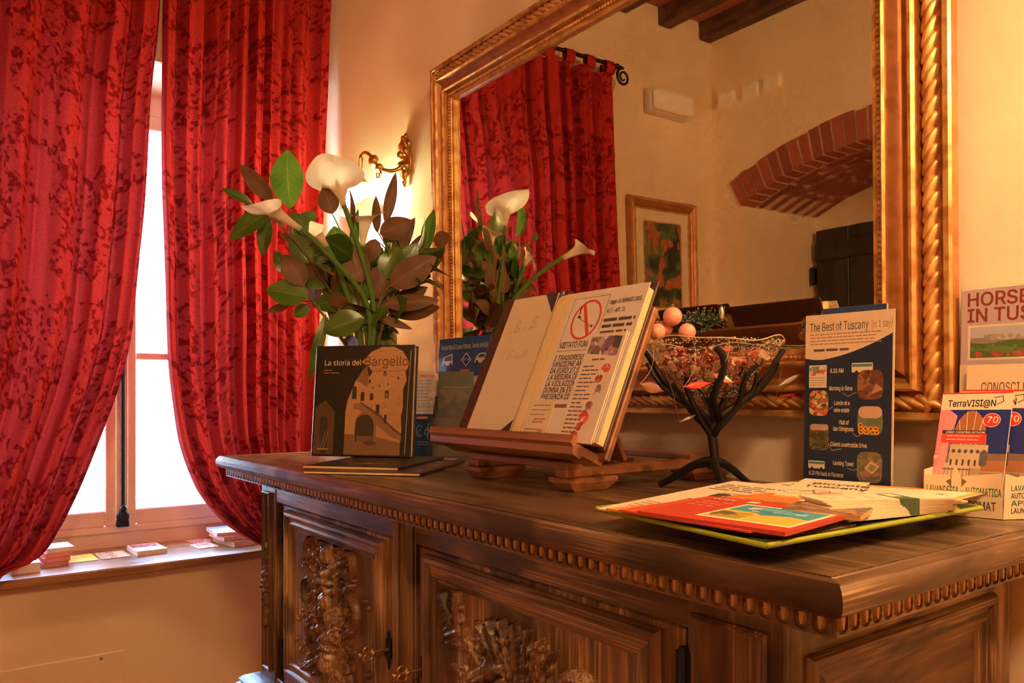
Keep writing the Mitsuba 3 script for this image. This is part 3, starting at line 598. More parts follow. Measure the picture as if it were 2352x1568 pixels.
# ------------------------------------------------------------------ lamps
def sconce(x, z, label):
    t = thing('wall_sconce', label, 'wall lamp', 'brass wall sconces beside the mirror')
    y = YB
    part(t, 'back_plate', cat_([ball(1, (x, y - .006, z), 2, (.032, .010, .052)), ball(1, (x, y - .012, z + .042), 2, (.024, .014, .022)), ball(1, (x - .024, y - .012, z + .046), 1, (.009, .008, .014)), ball(1, (x + .026, y - .012, z + .044), 1, (.009, .008, .014)), ball(1, (x - .010, y - .012, z + .066), 1, (.007, .007, .012)), ball(1, (x + .010, y - .012, z + .068), 1, (.007, .007, .012)), ball(1, (x, y - .012, z - .068), 1, (.008, .008, .014)), ball(1, (x - .016, y - .016, z + .018), 2, (.012, .012, .014)), ball(1, (x + .018, y - .016, z + .022), 2, (.011, .012, .015)),
        ball(1, (x, y - .014, z - .045), 2, (.016, .010, .020)), ball(1, (x + .012, y - .012, z - .02), 2, (.013, .012, .013)), ball(1, (x - .012, y - .014, z - .012), 2, (.012, .014, .012)), tube(np.stack([x + .02 + 0 * np.linspace(0, 1, 8), y - .012 - .01 * np.sin(np.linspace(0, 3, 8)), z + .03 + .035 * np.linspace(0, 1, 8)], 1), np.linspace(.007, .002, 8), 6)]), 'brass', True)
    arm = spline([(x, y - .015, z - .01), (x - .02, y - .05, z - .035), (x - .045, y - .075, z - .020), (x - .07, y - .085, z + .012), (x - .105, y - .09, z + .035), (x - .135, y - .09, z + .030)], 40)
    part(t, 'arm', cat_([tube(arm, np.linspace(.0075, .0045, 40), 8), ball(1, arm[22], 2, (.018, .016, .018)), ball(1, arm[16], 2, (.014, .013, .012)), tube(scroll3(x - .045, y - .075, z - .045, .016), .003, 6)]), 'brass', True)
    e = arm[-1]
    part(t, 'hook', cat_([tube([(e[0] + .012 * math.sin(a), e[1], e[2] - .022 + .024 * math.cos(a)) for a in np.linspace(0, 2 * PI, 24)], .0028, 6), ball(.006, e), ball(.005, (e[0], e[1], e[2] - .05))]), 'brass', True)
    part(t, 'shade_cap', lathe([(.003, -.046), (.006, -.050), (.009, -.062), (.020, -.078), (.034, -.086), (.033, -.089), (.018, -.081), (.004, -.068)], 24, e), 'brass', True)
    tul = [(.020, -.080), (.030, -.088), (.040, -.104), (.045, -.125), (.047, -.146), (.055, -.166), (.066, -.178), (.064, -.180), (.053, -.168), (.044, -.147), (.042, -.125), (.037, -.106), (.027, -.091), (.018, -.083)]
    em = {'type': 'area', 'radiance': {'type': 'rgb', 'value': [SCONCE * c for c in LAMP]}}
    part(t, 'glass_shade', lathe(tul, 28, e), 'shade_off', True, label='frosted glass tulip shade, lit', emitter=em)
    part(t, 'bulb', ball(.018, (e[0], e[1], e[2] - .125), 2, (1, 1, 1.5)), 'shade_off', True, emitter={'type': 'area', 'radiance': {'type': 'rgb', 'value': [SCONCE * 2.5 * c for c in LAMP]}})
    return t
def scroll3(x, y, z, r):
    a = np.linspace(0, 1, 30); q = a * 2.6 * PI; return np.stack([x + r * (1 - .75 * a) * np.cos(q), 0 * a + y, z + r * (1 - .75 * a) * np.sin(q)], 1)
sconce(-2.10, 1.755, 'lit brass wall sconce beside the curtain, behind the white lilies')
sconce(.0, 1.755, 'lit brass wall sconce to the right of the mirror')
t = thing('pendant_lamp', 'round opal pendant lamp hanging from the beamed ceiling', 'pendant lamp')
PX = (.42, -.02, 2.14)
part(t, 'globe', ball(.13, PX, 3), 'shade_off', True, emitter={'type': 'area', 'radiance': {'type': 'rgb', 'value': [PENDANT * c for c in LAMP]}})
part(t, 'rod', tube([(PX[0], PX[1], PX[2] + .12), (PX[0], PX[1], ZC + .03)], .006), 'brass'); part(t, 'canopy', lathe([(0, 0), (.05, 0), (.045, .03), (.01, .04)], 24, (PX[0], PX[1], ZC - .01)), 'brass', True)
# ------------------------------------------------------------------ paper things: helpers
def card(key, M, w, h, t, rgb, name='sheet', c=0.0):
    """a sheet or booklet of thickness t whose printed face is local z = 0"""
    return part(key, name, tm(bx(0, w, 0, h, -t, 0, c), M), 'print', rgb=rgb)
def flat(x0, y0, z, a, tiltx=0.0):
    """frame lying on a surface: reading direction turned by a degrees, face up"""
    a = math.radians(a); return M4((x0, y0, z), (math.cos(a), math.sin(a), 0), (-math.sin(a), math.cos(a), 0))
def landscape(P, x0, y0, x1, y1, seed, sky=(.55, .60, .66), far=(.20, .24, .22), near=(.10, .16, .04), field=(.35, .22, .08), lv=2):
    w, h = x1 - x0, y1 - y0; R = random.Random(seed)
    P.rect(x0, y0, x1, y1, sky, lv)
    for k, (b, c) in enumerate(((.62, far), (.50, near), (.32, field), (.18, near))):
        xs = np.linspace(x0, x1, 14); top = [y0 + h * (b + .05 * math.sin(i * 1.3 + seed + k * 2) + R.uniform(-.02, .02)) for i in range(14)]
        P.poly(Polygon([(x0, y0)] + list(zip(xs, top)) + [(x1, y0)]), c, lv + .3 + k * .2)
    P.blobs(sbox(x0, y0, x1, y0 + h * .45), 40, h * .05, [np.array(near) * .7, np.array(field) * 1.2, np.array(near) * 1.4], lv + 1.2, seed)
    return P

# ------------------------------------------------------------------ art book, magazines and leaflets at the left
up_l = lambda x, y, l: np.array([-l * y, l * x, 1.0])         # leaning back
x_ = np.array([.184, .15, 0]); x_ /= np.linalg.norm(x_)
t = thing('art_book', 'dark art book standing upright before the flowers, cover showing a stone courtyard', 'book')
Mb = M4((-1.700, .700, .9125), x_, up_l(x_[0], x_[1], .11)); bw, bh = .238, .250
part(t, 'page_block', tm(bx(.004, bw - .005, .003, bh - .003, -.022, -.003), Mb), 'matte', rgb=(.62, .52, .36))
part(t, 'cover', tm(bx(0, bw, 0, bh, -.003, 0, .001), Mb), 'print', rgb=(.010, .007, .006)); part(t, 'cover', tm(bx(0, bw, 0, bh, -.025, -.022, .001), Mb), 'gloss', rgb=(.020, .013, .010)); part(t, 'spine', tm(bx(-.002, .002, 0, bh, -.025, 0, .001), Mb), 'gloss', rgb=(.020, .013, .010))
P = Print(); st = (.42, .225, .10); R = random.Random(3)
court = Polygon([(.078, .004), (.078, .10), (.082, .125), (.100, .170), (.118, .196), (.128, .202), (.112, .212), (.135, .235), (.160, .246), (.188, .246), (.210, .236), (.226, .212), (.224, .198), (.218, .19), (.222, .17), (.214, .15), (.216, .11), (.212, .09), (.214, .06), (.210, .004)])
P.poly(court, st, 1)
for i in range(330):
    x, y = R.uniform(.08, .225), R.uniform(.03, .245); g = affinity.rotate(sbox(x, y, x + R.uniform(.003, .010), y + R.uniform(.0012, .0028)), R.uniform(-4, 4)).intersection(court)
    P.poly(g, np.array(st) * R.uniform(.72, 1.22), 1.3 + .3 * R.random())
P.poly(Polygon([(.100, .17), (.118, .196), (.126, .203), (.140, .190), (.130, .178), (.128, .155), (.112, .165)]), (.20, .10, .05), 2)
P.poly(Polygon([(.140, .190), (.128, .203), (.126, .203), (.132, .178)]), (.02, .012, .01), 2.3)
P.poly(Polygon([(.078, .004), (.212, .004), (.212, .032), (.150, .045), (.078, .050)]), (.19, .10, .05), 2)
P.poly(Polygon([(.098, .120), (.112, .119), (.160, .088), (.195, .058), (.214, .048), (.214, .036), (.190, .044), (.150, .075), (.112, .104), (.098, .106)]), (.23, .12, .058), 2.4)
P.poly(Polygon([(.112, .119), (.160, .088), (.195, .058), (.214, .048), (.214, .052), (.196, .064), (.162, .094), (.114, .123)]), (.10, .05, .026), 2.6)
def arch(x, y, w, h, rgb, lv): P.poly(shapely.union_all([sbox(x - w / 2, y, x + w / 2, y + h), ellipse(x, y + h, w / 2, w / 2)]), rgb, lv)
dk = (.035, .022, .015)
arch(.128, .030, .052, .044, (.22, .12, .058), 2.5); arch(.126, .032, .044, .040, dk, 2.7); P.rect(.108, .032, .146, .046, (.14, .078, .04), 2.9)
for x, y, w, h in ((.098, .128, .011, .024), (.118, .124, .009, .016), (.140, .126, .008, .012), (.176, .130, .009, .014), (.170, .180, .007, .008), (.134, .164, .005, .006), (.202, .172, .004, .004), (.158, .156, .003, .003), (.178, .160, .003, .003), (.142, .152, .003, .003)): arch(x, y, w, h, dk, 2.8)
P.rect(.151, .096, .160, .116, dk, 2.8); P.rect(.172, .074, .178, .094, dk, 2.8)
for x, y, w, h in ((.176, .130, .005, .012), (.170, .180, .005, .007)): P.rect(x - w / 2, y + .001, x + w / 2, y + h, (.16, .12, .08), 2.95)
P.poly(ellipse(.140, .030, .016, .005), (.07, .045, .028), 3)
P.poly(Polygon([(.002, .004), (.052, .004), (.052, .10), (.028, .125), (.004, .110)]), (.075, .040, .020), 1.2); arch(.026, .036, .018, .045, dk, 2); P.poly(Polygon([(.020, .006), (.034, .006), (.036, .045), (.026, .065), (.022, .04)]), (.030, .019, .012), 2.2)
for x in (.030, .036): P.stroke([(x - .01, .012), (x + .002, .055)], .0012, (.30, .20, .09), 2.6)
P.rect(.012, .014, .04, .017, (.34, .20, .06), 2.8)
P.stroke([(.224, .006), (.226, .12), (.230, .238)], .0016, (.32, .26, .15), 3)
P.text('La storia del', .020, .205, .0125, (.72, .60, .40), 3.6, width=.090); P.text('Bargello', .118, .203, .0210, (.10, .030, .016), 3.6, width=.104)
P.text('100 capolavori da scoprire', .112, .190, .0042, (.16, .06, .03), 3.6, width=.108); P.lines(.020, .193, .02, 1, .004, .002, (.30, .17, .09), 3.6, 2, 0); P.lines(.020, .187, .04, 1, .004, .0016, (.42, .22, .12), 3.6, 4, 0)
P.put(t, Mb, 'cover_print', 'cover picture of a courtyard with the title La storia del Bargello')

t = thing('magazine', 'glossy magazine lying flat with pale page edges, lowest under the art book', 'magazine')
M = flat(-1.435, .575, .9055, 41); card(t, M, .232, .30, .0050, (.05, .028, .018), 'cover')
part(t, 'pages', tm(bx(.001, .231, -.0012, .299, -.0042, -.0008), M), 'matte', rgb=(.70, .52, .28))
P = Print(); P.rect(.01, .02, .12, .10, (.10, .05, .03)).rect(.12, .02, .22, .25, (.06, .035, .05)); P.blobs(sbox(.12, .02, .22, .25), 30, .012, [(.14, .08, .05), (.04, .03, .06), (.2, .12, .07)], 2, 3); P.put(t, M)
t = thing('magazine', 'black magazine lying on the larger one in front of the art book', 'magazine')
M = flat(-1.487, .595, .9112, 39); card(t, M, .20, .26, .0054, (.018, .012, .010), 'cover')
part(t, 'pages', tm(bx(.001, .199, -.0012, .259, -.0046, -.0008), M), 'matte', rgb=(.70, .50, .26))
P = Print(); P.poly(ellipse(.11, .075, .035, .012), (.16, .075, .03)); P.blobs(ellipse(.11, .075, .032, .011), 24, .006, [(.25, .12, .05), (.08, .04, .02)], 2, 3); P.put(t, M)
t = thing('brochure', 'thin dark blue brochure poking out from under the magazines beside the leaflet holder', 'brochure')
M = flat(-1.47, .80, .9028, 48); card(t, M, .10, .20, .0022, (.05, .035, .06)); P = Print(); P.rect(.05, .01, .095, .19, (.22, .12, .06)).lines(.01, .18, .035, 8, .012, .003, (.3, .25, .2)); P.put(t, M)

def holder(label, M, w, h, d, rgb, mark=None):
    t = thing('leaflet_holder', label, 'leaflet holder')
    part(t, 'front', tm(bx(0, w, 0, h, -.002, 0, .0006), M), 'gloss', rgb=rgb)
    for x in (0, w - .002): part(t, 'side', tm(extrude(Polygon([(0, 0), (d, 0), (d, h * 1.5), (0, h)]), .002), M @ np.array([[0, 0, 1, x], [0, 1, 0, 0], [-1, 0, 0, 0], [0, 0, 0, 1.]])), 'gloss', rgb=rgb)
    part(t, 'back', tm(bx(0, w, 0, h * 1.6, -d, -d + .002, .0006), M), 'gloss', rgb=rgb); part(t, 'base', tm(bx(0, w, 0, .003, -d, 0), M), 'gloss', rgb=rgb)
    return t
x_ = np.array([.60, .80, 0]); Mh = M4((-1.722, .962, .900), x_, up_l(.6, .8, .10))
t = holder('navy cardboard leaflet holder behind the art book, two pale loops drawn on its front', Mh, .072, .102, .050, (.012, .030, .080))
P = Print(); P.rect(.018, .090, .046, .096, (.45, .10, .05)); q = np.linspace(0.6, 5.6, 20)
for cx, cy, r in ((.026, .060, .014), (.026, .056, .006), (.044, .058, .009)): P.stroke([(cx + r * .6 * math.cos(a), cy + r * math.sin(a)) for a in q], .0012, (.22, .30, .40))
P.stroke([(.046, .040), (.046, .074), (.052, .08)], .0012, (.22, .30, .40)); P.stroke([(.040, .062), (.054, .062)], .0012, (.22, .30, .40)); P.lines(.02, .032, .03, 2, .006, .0016, (.15, .2, .3)); P.put(t, Mh, 'front_print')
for i, (o, c, lab) in enumerate(((.008, (.42, .36, .34), 'grey leaflet with lines of small print standing in the navy holder'), (.022, (.72, .52, .30), 'tan leaflet second in the navy holder'), (.034, (.74, .60, .40), 'cream leaflet rearmost in the navy holder'))):
    t = thing('leaflet', lab, 'leaflet'); M = Mh @ trimesh.transformations.translation_matrix((.003 + .003 * i, .004, -o)); card(t, M, .062, .207 - .004 * i, .006, c)
    if i == 0:
        P = Print(); P.rect(.020, .192, .058, .198, (.50, .12, .08)).lines(.016, .182, .034, 14, .0085, .003, (.22, .22, .26)).blobs(sbox(.044, .115, .060, .17), 20, .005, [(.55, .5, .5), (.3, .28, .3), (.5, .35, .25)], 2, 3).rect(.004, .118, .058, .1195, (.2, .2, .25)); P.put(t, M)
Mh2 = M4((-1.650, .985, .900), (.62, .784, 0), up_l(.62, .784, .12))
t = holder('near black leaflet holder between the navy holder and the book stand', Mh2, .105, .095, .045, (.012, .014, .020))
t = thing('leaflet', 'dark green leaflet standing in the near black holder left of the book stand', 'leaflet')
M = Mh2 @ trimesh.transformations.translation_matrix((.012, .004, -.006)); card(t, M, .088, .205, .010, (.022, .024, .014))
P = Print(); P.rect(.006, .03, .082, .10, (.05, .03, .015)).rect(.01, .165, .08, .167, (.12, .11, .06)).blobs(sbox(.006, .03, .082, .16), 30, .012, [(.03, .035, .02), (.07, .04, .02), (.02, .02, .02)], 2, 2); P.put(t, M)
t = thing('leaflet', 'wide blue tour leaflet with a bus and a car, before the lower left mirror corner', 'leaflet')
M = M4((-1.785, 1.075, .900), (1, -.02, 0), (0, .05, 1)); card(t, M, .24, .295, .004, (.018, .060, .20))
P = Print(); P.text('The Best Way to Discover Florence, Tuscany and Italy', .010, .266, .0125, (.72, .74, .70), 3, width=.222)
P.poly(Polygon([(.112, .238), (.135, .256), (.158, .238), (.135, .220)]), (.75, .75, .72), 2).poly(Polygon([(.1155, .238), (.135, .2535), (.1545, .238), (.135, .2225)]), (.015, .04, .15), 2.3).text('GRAY LINE', .119, .2355, .006, (.75, .75, .72), 3, width=.032)
P.poly(Polygon([(.018, .226), (.022, .246), (.068, .256), (.070, .226)]), (.60, .58, .54), 2).poly(Polygon([(.028, .236), (.030, .245), (.062, .252), (.064, .238)]), (.05, .07, .12), 2.3).poly(ellipse(.03, .226, .006, .006), BLACK, 2.5).poly(ellipse(.06, .226, .006, .006), BLACK, 2.5)
P.poly(Polygon([(.172, .228), (.180, .242), (.196, .252), (.222, .252), (.230, .240), (.230, .228)]), (.62, .58, .50), 2).poly(Polygon([(.188, .241), (.198, .249), (.218, .249), (.222, .241)]), (.04, .05, .08), 2.4).poly(ellipse(.185, .228, .007, .007), BLACK, 2.5).poly(ellipse(.216, .228, .007, .007), BLACK, 2.5)
P.rect(.110, .206, .152, .214, (.60, .12, .06), 2).lines(.01, .192, .21, 1, .01, .005, (.55, .60, .30), 2, 3, 0); P.poly(Polygon([(.09, .168), (.24, .210), (.24, .168)]), (.62, .55, .36), 2).blobs(Polygon([(.10, .170), (.235, .205), (.235, .170)]), 26, .008, [(.3, .2, .1), (.7, .6, .4), (.4, .35, .2)], 2.2, 3); P.rect(.02, .02, .22, .15, (.4, .33, .2), 2); P.put(t, M)

# ------------------------------------------------------------------ book stand with the open guest book
O = np.array([-1.256, .80, .962]); Mstd = M4(O, (1, 0, 0), (0, .412, .911))
TR = trimesh.transformations.translation_matrix
t = thing('book_stand', 'wooden book stand with moulded ledge and shaped feet holding an open book', 'book stand')
part(t, 'back_board', tm(bx(.0, .412, -.008, .246, -.012, -.001, .002), Mstd), 'stand_wood')
lp = Polygon([(-.012, -.014), (.030, -.014), (.034, -.020), (.048, -.018), (.052, -.008), (.058, -.004), (.058, .008), (.050, .010), (.048, -.001), (-.012, -.001)])
part(t, 'ledge', tm(extrude(lp, .40), Mstd @ np.array([[0, 0, 1, -.004], [0, 1, 0, -.001], [-1, 0, 0, 0], [0, 0, 0, 1.]]) @ np.diag([-1, 1, -1, 1.]) @ TR((0, 0, -.40))), 'stand_wood')
for x in (-1.190, -.946): part(t, 'side_rail', bx(x, x + .030, .785, 1.155, .921, .937, .003), 'stand_wood')
for y in (.785, 1.07): part(t, 'cross_rail', bx(-1.19, -.916, y, y + .034, .9345, .9465, .002), 'stand_wood')
for x in (-1.175, -.934):
    for y in (.835, 1.115):
        ft = trimesh.convex.convex_hull(np.array([(x + sx * (.018 if z < .91 else .026), y + sy * (.034 if z < .91 else .050), z) for sx in (-1, 1) for sy in (-1, 1) for z in (.9003, .921)] + [(x + sx * .026, y + sy * .050, .914) for sx in (-1, 1) for sy in (-1, 1)]))
        part(t, 'foot', ft, 'stand_wood')
part(t, 'prop', tm(bx(-.10, .10, 0, .155, 0, .008, .002), M4((-1.055, .955, .939), (1, 0, 0), (0, -.42, .9))), 'stand_wood'); part(t, 'hinge_block', tm(bx(.10, .31, -.015, .0, -.03, -.012, .002), Mstd), 'stand_wood')
t = thing('guest_book', 'large open book with a blank pencilled endpaper resting on the book stand', 'book')
part(t, 'cover', tm(bx(.0, .172, .004, .300, .0, .004, .0015), Mstd), 'print', rgb=(.055, .022, .016)); part(t, 'cover', tm(bx(.198, .408, .004, .290, .0, .004, .0015), Mstd), 'print', rgb=(.055, .022, .016))
sp = [(x, .004 + .006 * math.sin((x - .17) / .03 * PI)) for x in np.linspace(.17, .20, 8)]
part(t, 'spine', tm(surf([[(x, y, z - .003) for x, z in sp] for y in (.004, .297)]), Mstd), 'print', rgb=(.05, .02, .016))
part(t, 'endpaper', tm(bx(.034, .166, .008, .295, .004, .0065), Mstd), 'print', rgb=(.80, .66, .40), label='blank cream endpaper with pencil writing')
for xy in (((.166, .008), (.166, .045), (.120, .008)), ((.166, .295), (.166, .255), (.132, .295))): part(t, 'corner', tm(extrude(Polygon(xy), .0012), Mstd @ TR((0, 0, .0062))), 'print', rgb=(.035, .02, .03))
fan = Polygon([(.170, .0045), (.176, .010), (.190, .019), (.206, .026), (.228, .029), (.404, .029), (.404, .004), (.170, .004)])
part(t, 'page_block', tm(extrude(fan, .262), Mstd @ np.array([[1, 0, 0, 0], [0, 0, -1, .272], [0, 1, 0, 0], [0, 0, 0, 1.]])), 'matte', rgb=(.86, .67, .32))
for k in range(5): part(t, 'loose_page', tm(surf([[(.172 + .010 * k, y, .0075 + .0045 * k), (.190 + .010 * k, y, .0125 + .0042 * k)] for y in (.011, .268)]), Mstd), 'matte', rgb=(.78, .60, .32))
P = Print()
for (pts) in ([(.072, .222), (.074, .246)], [(.072, .246), (.084, .242), (.074, .235), (.086, .228), (.072, .222)], [(.098, .224), (.102, .229)], [(.118, .228), (.120, .252)], [(.120, .252), (.132, .248), (.121, .240), (.134, .234), (.118, .228)], [(.060, .221), (.09, .2215)], [(.114, .226), (.136, .228)]): P.stroke(pts, .0012, (.48, .38, .24))
for pts in ([(.066, .165), (.070, .185)], [(.080, .165), (.081, .183), (.092, .181), (.083, .175), (.094, .169), (.078, .165)], [(.098, .166), (.104, .173), (.106, .166), (.112, .173), (.114, .162), (.118, .172), (.124, .168), (.126, .182), (.130, .168), (.133, .183), (.137, .169), (.142, .172)]): P.stroke(pts, .0010, (.52, .42, .27))
P.put(t, Mstd @ TR((0, 0, .0066)), 'pencil_writing')
t = thing('no_smoking_sign', 'white printed no smoking sheet with a red barred circle on the open book', 'sign')
Ms = Mstd @ TR((.246, .008, .030)); part(t, 'sheet', tm(bx(0, .175, 0, .262, 0, .0012), Ms), 'print', rgb=(.82, .74, .62))
P = Print(); ring = lambda x, y, r, w: Point(x, y).buffer(r, quad_segs=12).difference(Point(x, y).buffer(r - w, quad_segs=12))
P.poly(sbox(.008, .152, .094, .250).difference(sbox(.0088, .1528, .0932, .2492)), (.06, .04, .03))
P.poly(Polygon([(.030, .214), (.074, .192), (.076, .196), (.032, .218)]), (.06, .045, .04), 1.6).poly(Polygon([(.038, .211), (.070, .195), (.0715, .198), (.0395, .214)]), (.78, .68, .52), 1.9).stroke([(.034, .220), (.032, .228), (.036, .236)], .003, (.06, .045, .04), 2)
P.poly(affinity.scale(ring(.0535, .208, .036, .0042), .95, 1.02), (.66, .07, .035), 2.4).poly(affinity.rotate(sbox(.0505, .174, .0575, .242), 28), (.66, .07, .035), 2.5)
P.text('VIETATO FUMARE', .010, .158, .0105, (.05, .035, .03), 3, width=.086, bold=True)
for i, (s, w_) in enumerate((('Legge 16 GENNAIO 2003,', .070), ('N. 3 - ART. 51', .040))): P.text(s, .098, .232 - i * .016, .0072, (.06, .045, .035), 3, width=w_, bold=True)
P.lines(.098, .200, .070, 2, .011, .0055, (.08, .06, .05), 3, 1, .1).lines(.098, .178, .062, 2, .011, .0055, (.08, .06, .05), 3, 8, .3)
for i, s in enumerate(('I TRASGRESSORI ALLA', 'SANZIONE AMMINISTR.', 'DA EURO 27,50 AD EURO', 'LA MISURA DELLA SANZ.', 'LA VIOLAZIONE SIA COM', 'DONNA IN EVIDENTE ST', 'PRESENZA DI LATTANTI')): P.text(s, .008, .1355 - i * .0115, .0092, (.06, .045, .04), 3, width=.126, bold=True)
P.rect(.002, .052, .10, .058, (.22, .09, .05), 2); P.put(t, Ms @ TR((0, 0, .0012)))
t = thing('menu_sheet', 'narrow white list with pressed red flowers, clipped over the no smoking sheet', 'leaflet')
Ml = Mstd @ TR((.333, .002, .0345)); part(t, 'sheet', tm(bx(0, .080, 0, .182, 0, .003), Ml), 'print', rgb=(.82, .70, .54)); part(t, 'sheet', tm(bx(.062, .083, .002, .183, .0, .0015), Ml), 'print', rgb=(.70, .62, .48))
P = Print(); P.blobs(sbox(.006, .142, .074, .176).intersection(affinity.rotate(sbox(.004, .144, .078, .178), -6)), 46, .010, [(.06, .06, .06), (.14, .16, .09), (.20, .09, .14), (.30, .15, .20), (.40, .22, .30), (.45, .4, .36)], 2, 5)
P.lines(.022, .135, .030, 1, .01, .003, (.2, .15, .12)).lines(.008, .124, .042, 17, .0068, .0024, (.14, .10, .09), 2, 6, .5)
for x, y, s, c in ((.060, .120, .010, (.66, .10, .07)), (.052, .104, .008, (.42, .10, .07)), (.058, .088, .007, (.35, .22, .15)), (.050, .060, .008, (.40, .14, .14)), (.046, .040, .012, (.66, .08, .07)), (.044, .026, .008, (.40, .06, .05)), (.038, .012, .008, (.45, .06, .06))): P.blobs(ellipse(x, y, s, s * .9), 14, s * .55, [c, np.array(c) * .7, np.minimum(np.array(c) * 1.3, 1)], 2, int(x * 1e4))
for a in ((.058, .092), (.050, .064)): P.stroke([(a[0] - .006, a[1] - .014), (a[0] + .003, a[1])], .0014, (.18, .12, .08)); P.stroke([(a[0] + .006, a[1] - .012), (a[0], a[1])], .0012, (.18, .12, .08))
P.put(t, Ml @ TR((0, 0, .003)))
t = thing('note_card', 'small pale handwritten card at the foot of the open book pages', 'card')
Mn = Mstd @ TR((.236, .006, .0315)); part(t, 'sheet', tm(bx(0, .060, 0, .066, 0, .0008), Mn), 'print', rgb=(.80, .66, .44))
P = Print(); P.lines(.008, .056, .046, 3, .008, .002, (.40, .22, .14), 2, 3).lines(.02, .032, .034, 2, .005, .0028, (.50, .20, .10), 2, 5).rect(.006, .003, .052, .017, (.55, .32, .14), 1.5).lines(.008, .011, .04, 2, .005, .003, (.75, .6, .4), 2, 5); P.put(t, Mn @ TR((0, 0, .0008)))

# ------------------------------------------------------------------ bowl on a wrought iron tree stand
BC = np.array([-.8005, .985, 0]); R = random.Random(12)
t = thing('bowl_stand', 'black wrought iron stand shaped like a bare tree under the glass bowl', 'stand')
part(t, 'trunk', tube([BC + (.000, 0, .934), BC + (.002, .002, .955), BC + (-.001, 0, .985), BC + (0, 0, 1.005)], [.0075, .007, .0075, .008], 10), 'iron', 40)
for a in (200, 320, 85):
    ca, sa = math.cos(math.radians(a)), math.sin(math.radians(a))
    part(t, 'leg', tube(spline([BC + (0, 0, .946), BC + (.022 * ca, .022 * sa, .942), BC + (.055 * ca, .055 * sa, .924), BC + (.088 * ca, .088 * sa, .9045)], 20), np.linspace(.0075, .005, 20), 8), 'iron', 40)
def br(a, rows, r0=.0065, r1=.004, par=t):
    ca, sa = math.cos(math.radians(a)), math.sin(math.radians(a))
    P_ = [BC + np.array([d * ca - s * sa, d * sa + s * ca, z]) for d, z, s in rows]
    return part(par, 'branch', tube(spline(P_, 26), np.linspace(r0, r1, 26), 8), 'iron', 40)
main = [(0, .985, 0), (.012, 1.015, 0), (.052, 1.045, .004), (.078, 1.075, -.003), (.104, 1.118, .003)]
view = math.degrees(math.atan2(-.985, .80))                          # towards the camera
for a in (view - 92, view + 88, view - 178, view + 150):
    b = br(a, main); br(a, [(.048, 1.042, .004), (.062, 1.056, -.014), (.078, 1.080, -.022)], .004, .003, b); br(a, [(.030, 1.03, 0), (.058, 1.047, .014), (.084, 1.073, .024), (.098, 1.10, .026)], .004, .0028, b)
b = br(view + 8, [(0, .985, 0), (.014, 1.02, .006), (.048, 1.045, -.006), (.072, 1.078, .003), (.092, 1.118, -.008)], .0065, .005)
b = br(view - 45, [(0, .985, 0), (.020, 1.005, 0), (.046, 1.035, .006), (.062, 1.055, .010), (.080, 1.078, .030)], .0055, .0032); br(view - 45, [(.010, .998, 0), (.030, 1.02, -.012), (.055, 1.05, -.014), (.068, 1.068, -.016)], .0042, .003, b)
b = br(view + 48, [(0, .985, 0), (.022, 1.008, 0), (.044, 1.035, .006), (.062, 1.062, -.004), (.084, 1.094, .004)], .0055, .0034); br(view + 48, [(.046, 1.037, .006), (.058, 1.052, .018), (.074, 1.082, .012)], .0038, .003, b)
t = thing('glass_bowl', 'flared seeded glass bowl of potpourri held by the iron tree stand', 'bowl')
na = 72; aa = np.arange(na) / na * 2 * PI; wav = .0035 * np.sin(4 * aa + .6) + .002 * np.sin(7 * aa)
pr2 = [(.0, 1.046), (.030, 1.046), (.040, 1.050), (.058, 1.072), (.080, 1.100), (.100, 1.124), (.106, 1.132), (.103, 1.1335), (.097, 1.127), (.077, 1.103), (.055, 1.075), (.038, 1.054), (.028, 1.050), (0, 1.050)]
Pb = [[BC + (r * math.cos(q), r * math.sin(q), z + wav[j] * (r / .1) ** 2) for j, q in enumerate(aa)] for r, z in pr2]
uvb = np.array([[np.cumsum([0] + [math.dist(pr2[k], pr2[k + 1]) for k in range(len(pr2) - 1)])[i], .075 * q] for i in range(len(pr2)) for q in aa])
part(t, 'glass', surf(Pb[:7], wrap_m=True), 'pane_glass', True)
rimc = np.array(Pb[6]); part(t, 'rim', tube(np.vstack([rimc, rimc[:1]]), .0011, 6, False), 'gloss', True, rgb=(.50, .42, .28))
sd = []
for k in range(1500):
    q = R.uniform(0, 2 * PI); u = R.random() ** .55; i0 = min(int(u * 4.999) + 1, 5); fr = R.random()
    (ra, za), (rb, zb) = pr2[i0], pr2[i0 + 1]; rr_ = ra + (rb - ra) * fr; b = trimesh.creation.icosphere(subdivisions=0, radius=R.uniform(.0006, .0016)); b.apply_translation(BC + (rr_ * math.cos(q), rr_ * math.sin(q), za + (zb - za) * fr)); sd.append(b)
part(t, 'glass_seeds', cat_(sd), 'gloss', True, rgb=(.62, .50, .33), kind='stuff')
petal = []
for k in range(150):
    d = .078 * math.sqrt(R.random()); q = R.uniform(0, 2 * PI); z = R.uniform(1.056 + max(0, d - .035) * 1.15, 1.116); s = R.uniform(.006, .012)
    m = surf([[(s * (i - 1.5) / 1.5, s * .7 * (j - 1) * math.sin((i + .6) / 4.2 * PI), .3 * s * ((j - 1) ** 2 + ((i - 1.5) / 1.5) ** 2 * .5)) for j in range(3)] for i in range(4)])
    e = trimesh.transformations.euler_matrix(R.uniform(-.9, .9), R.uniform(-.9, .9), R.uniform(0, 6)); m.apply_transform(e); m.apply_translation(BC + (d * math.cos(q), d * math.sin(q), z)); petal.append((m, R.choice([(.50, .10, .06), (.52, .22, .13), (.60, .40, .25), (.34, .06, .04), (.60, .46, .30), (.45, .15, .11)])))
po = thing('potpourri', 'dried red and peach petals filling the glass bowl', 'potpourri', kind='stuff')
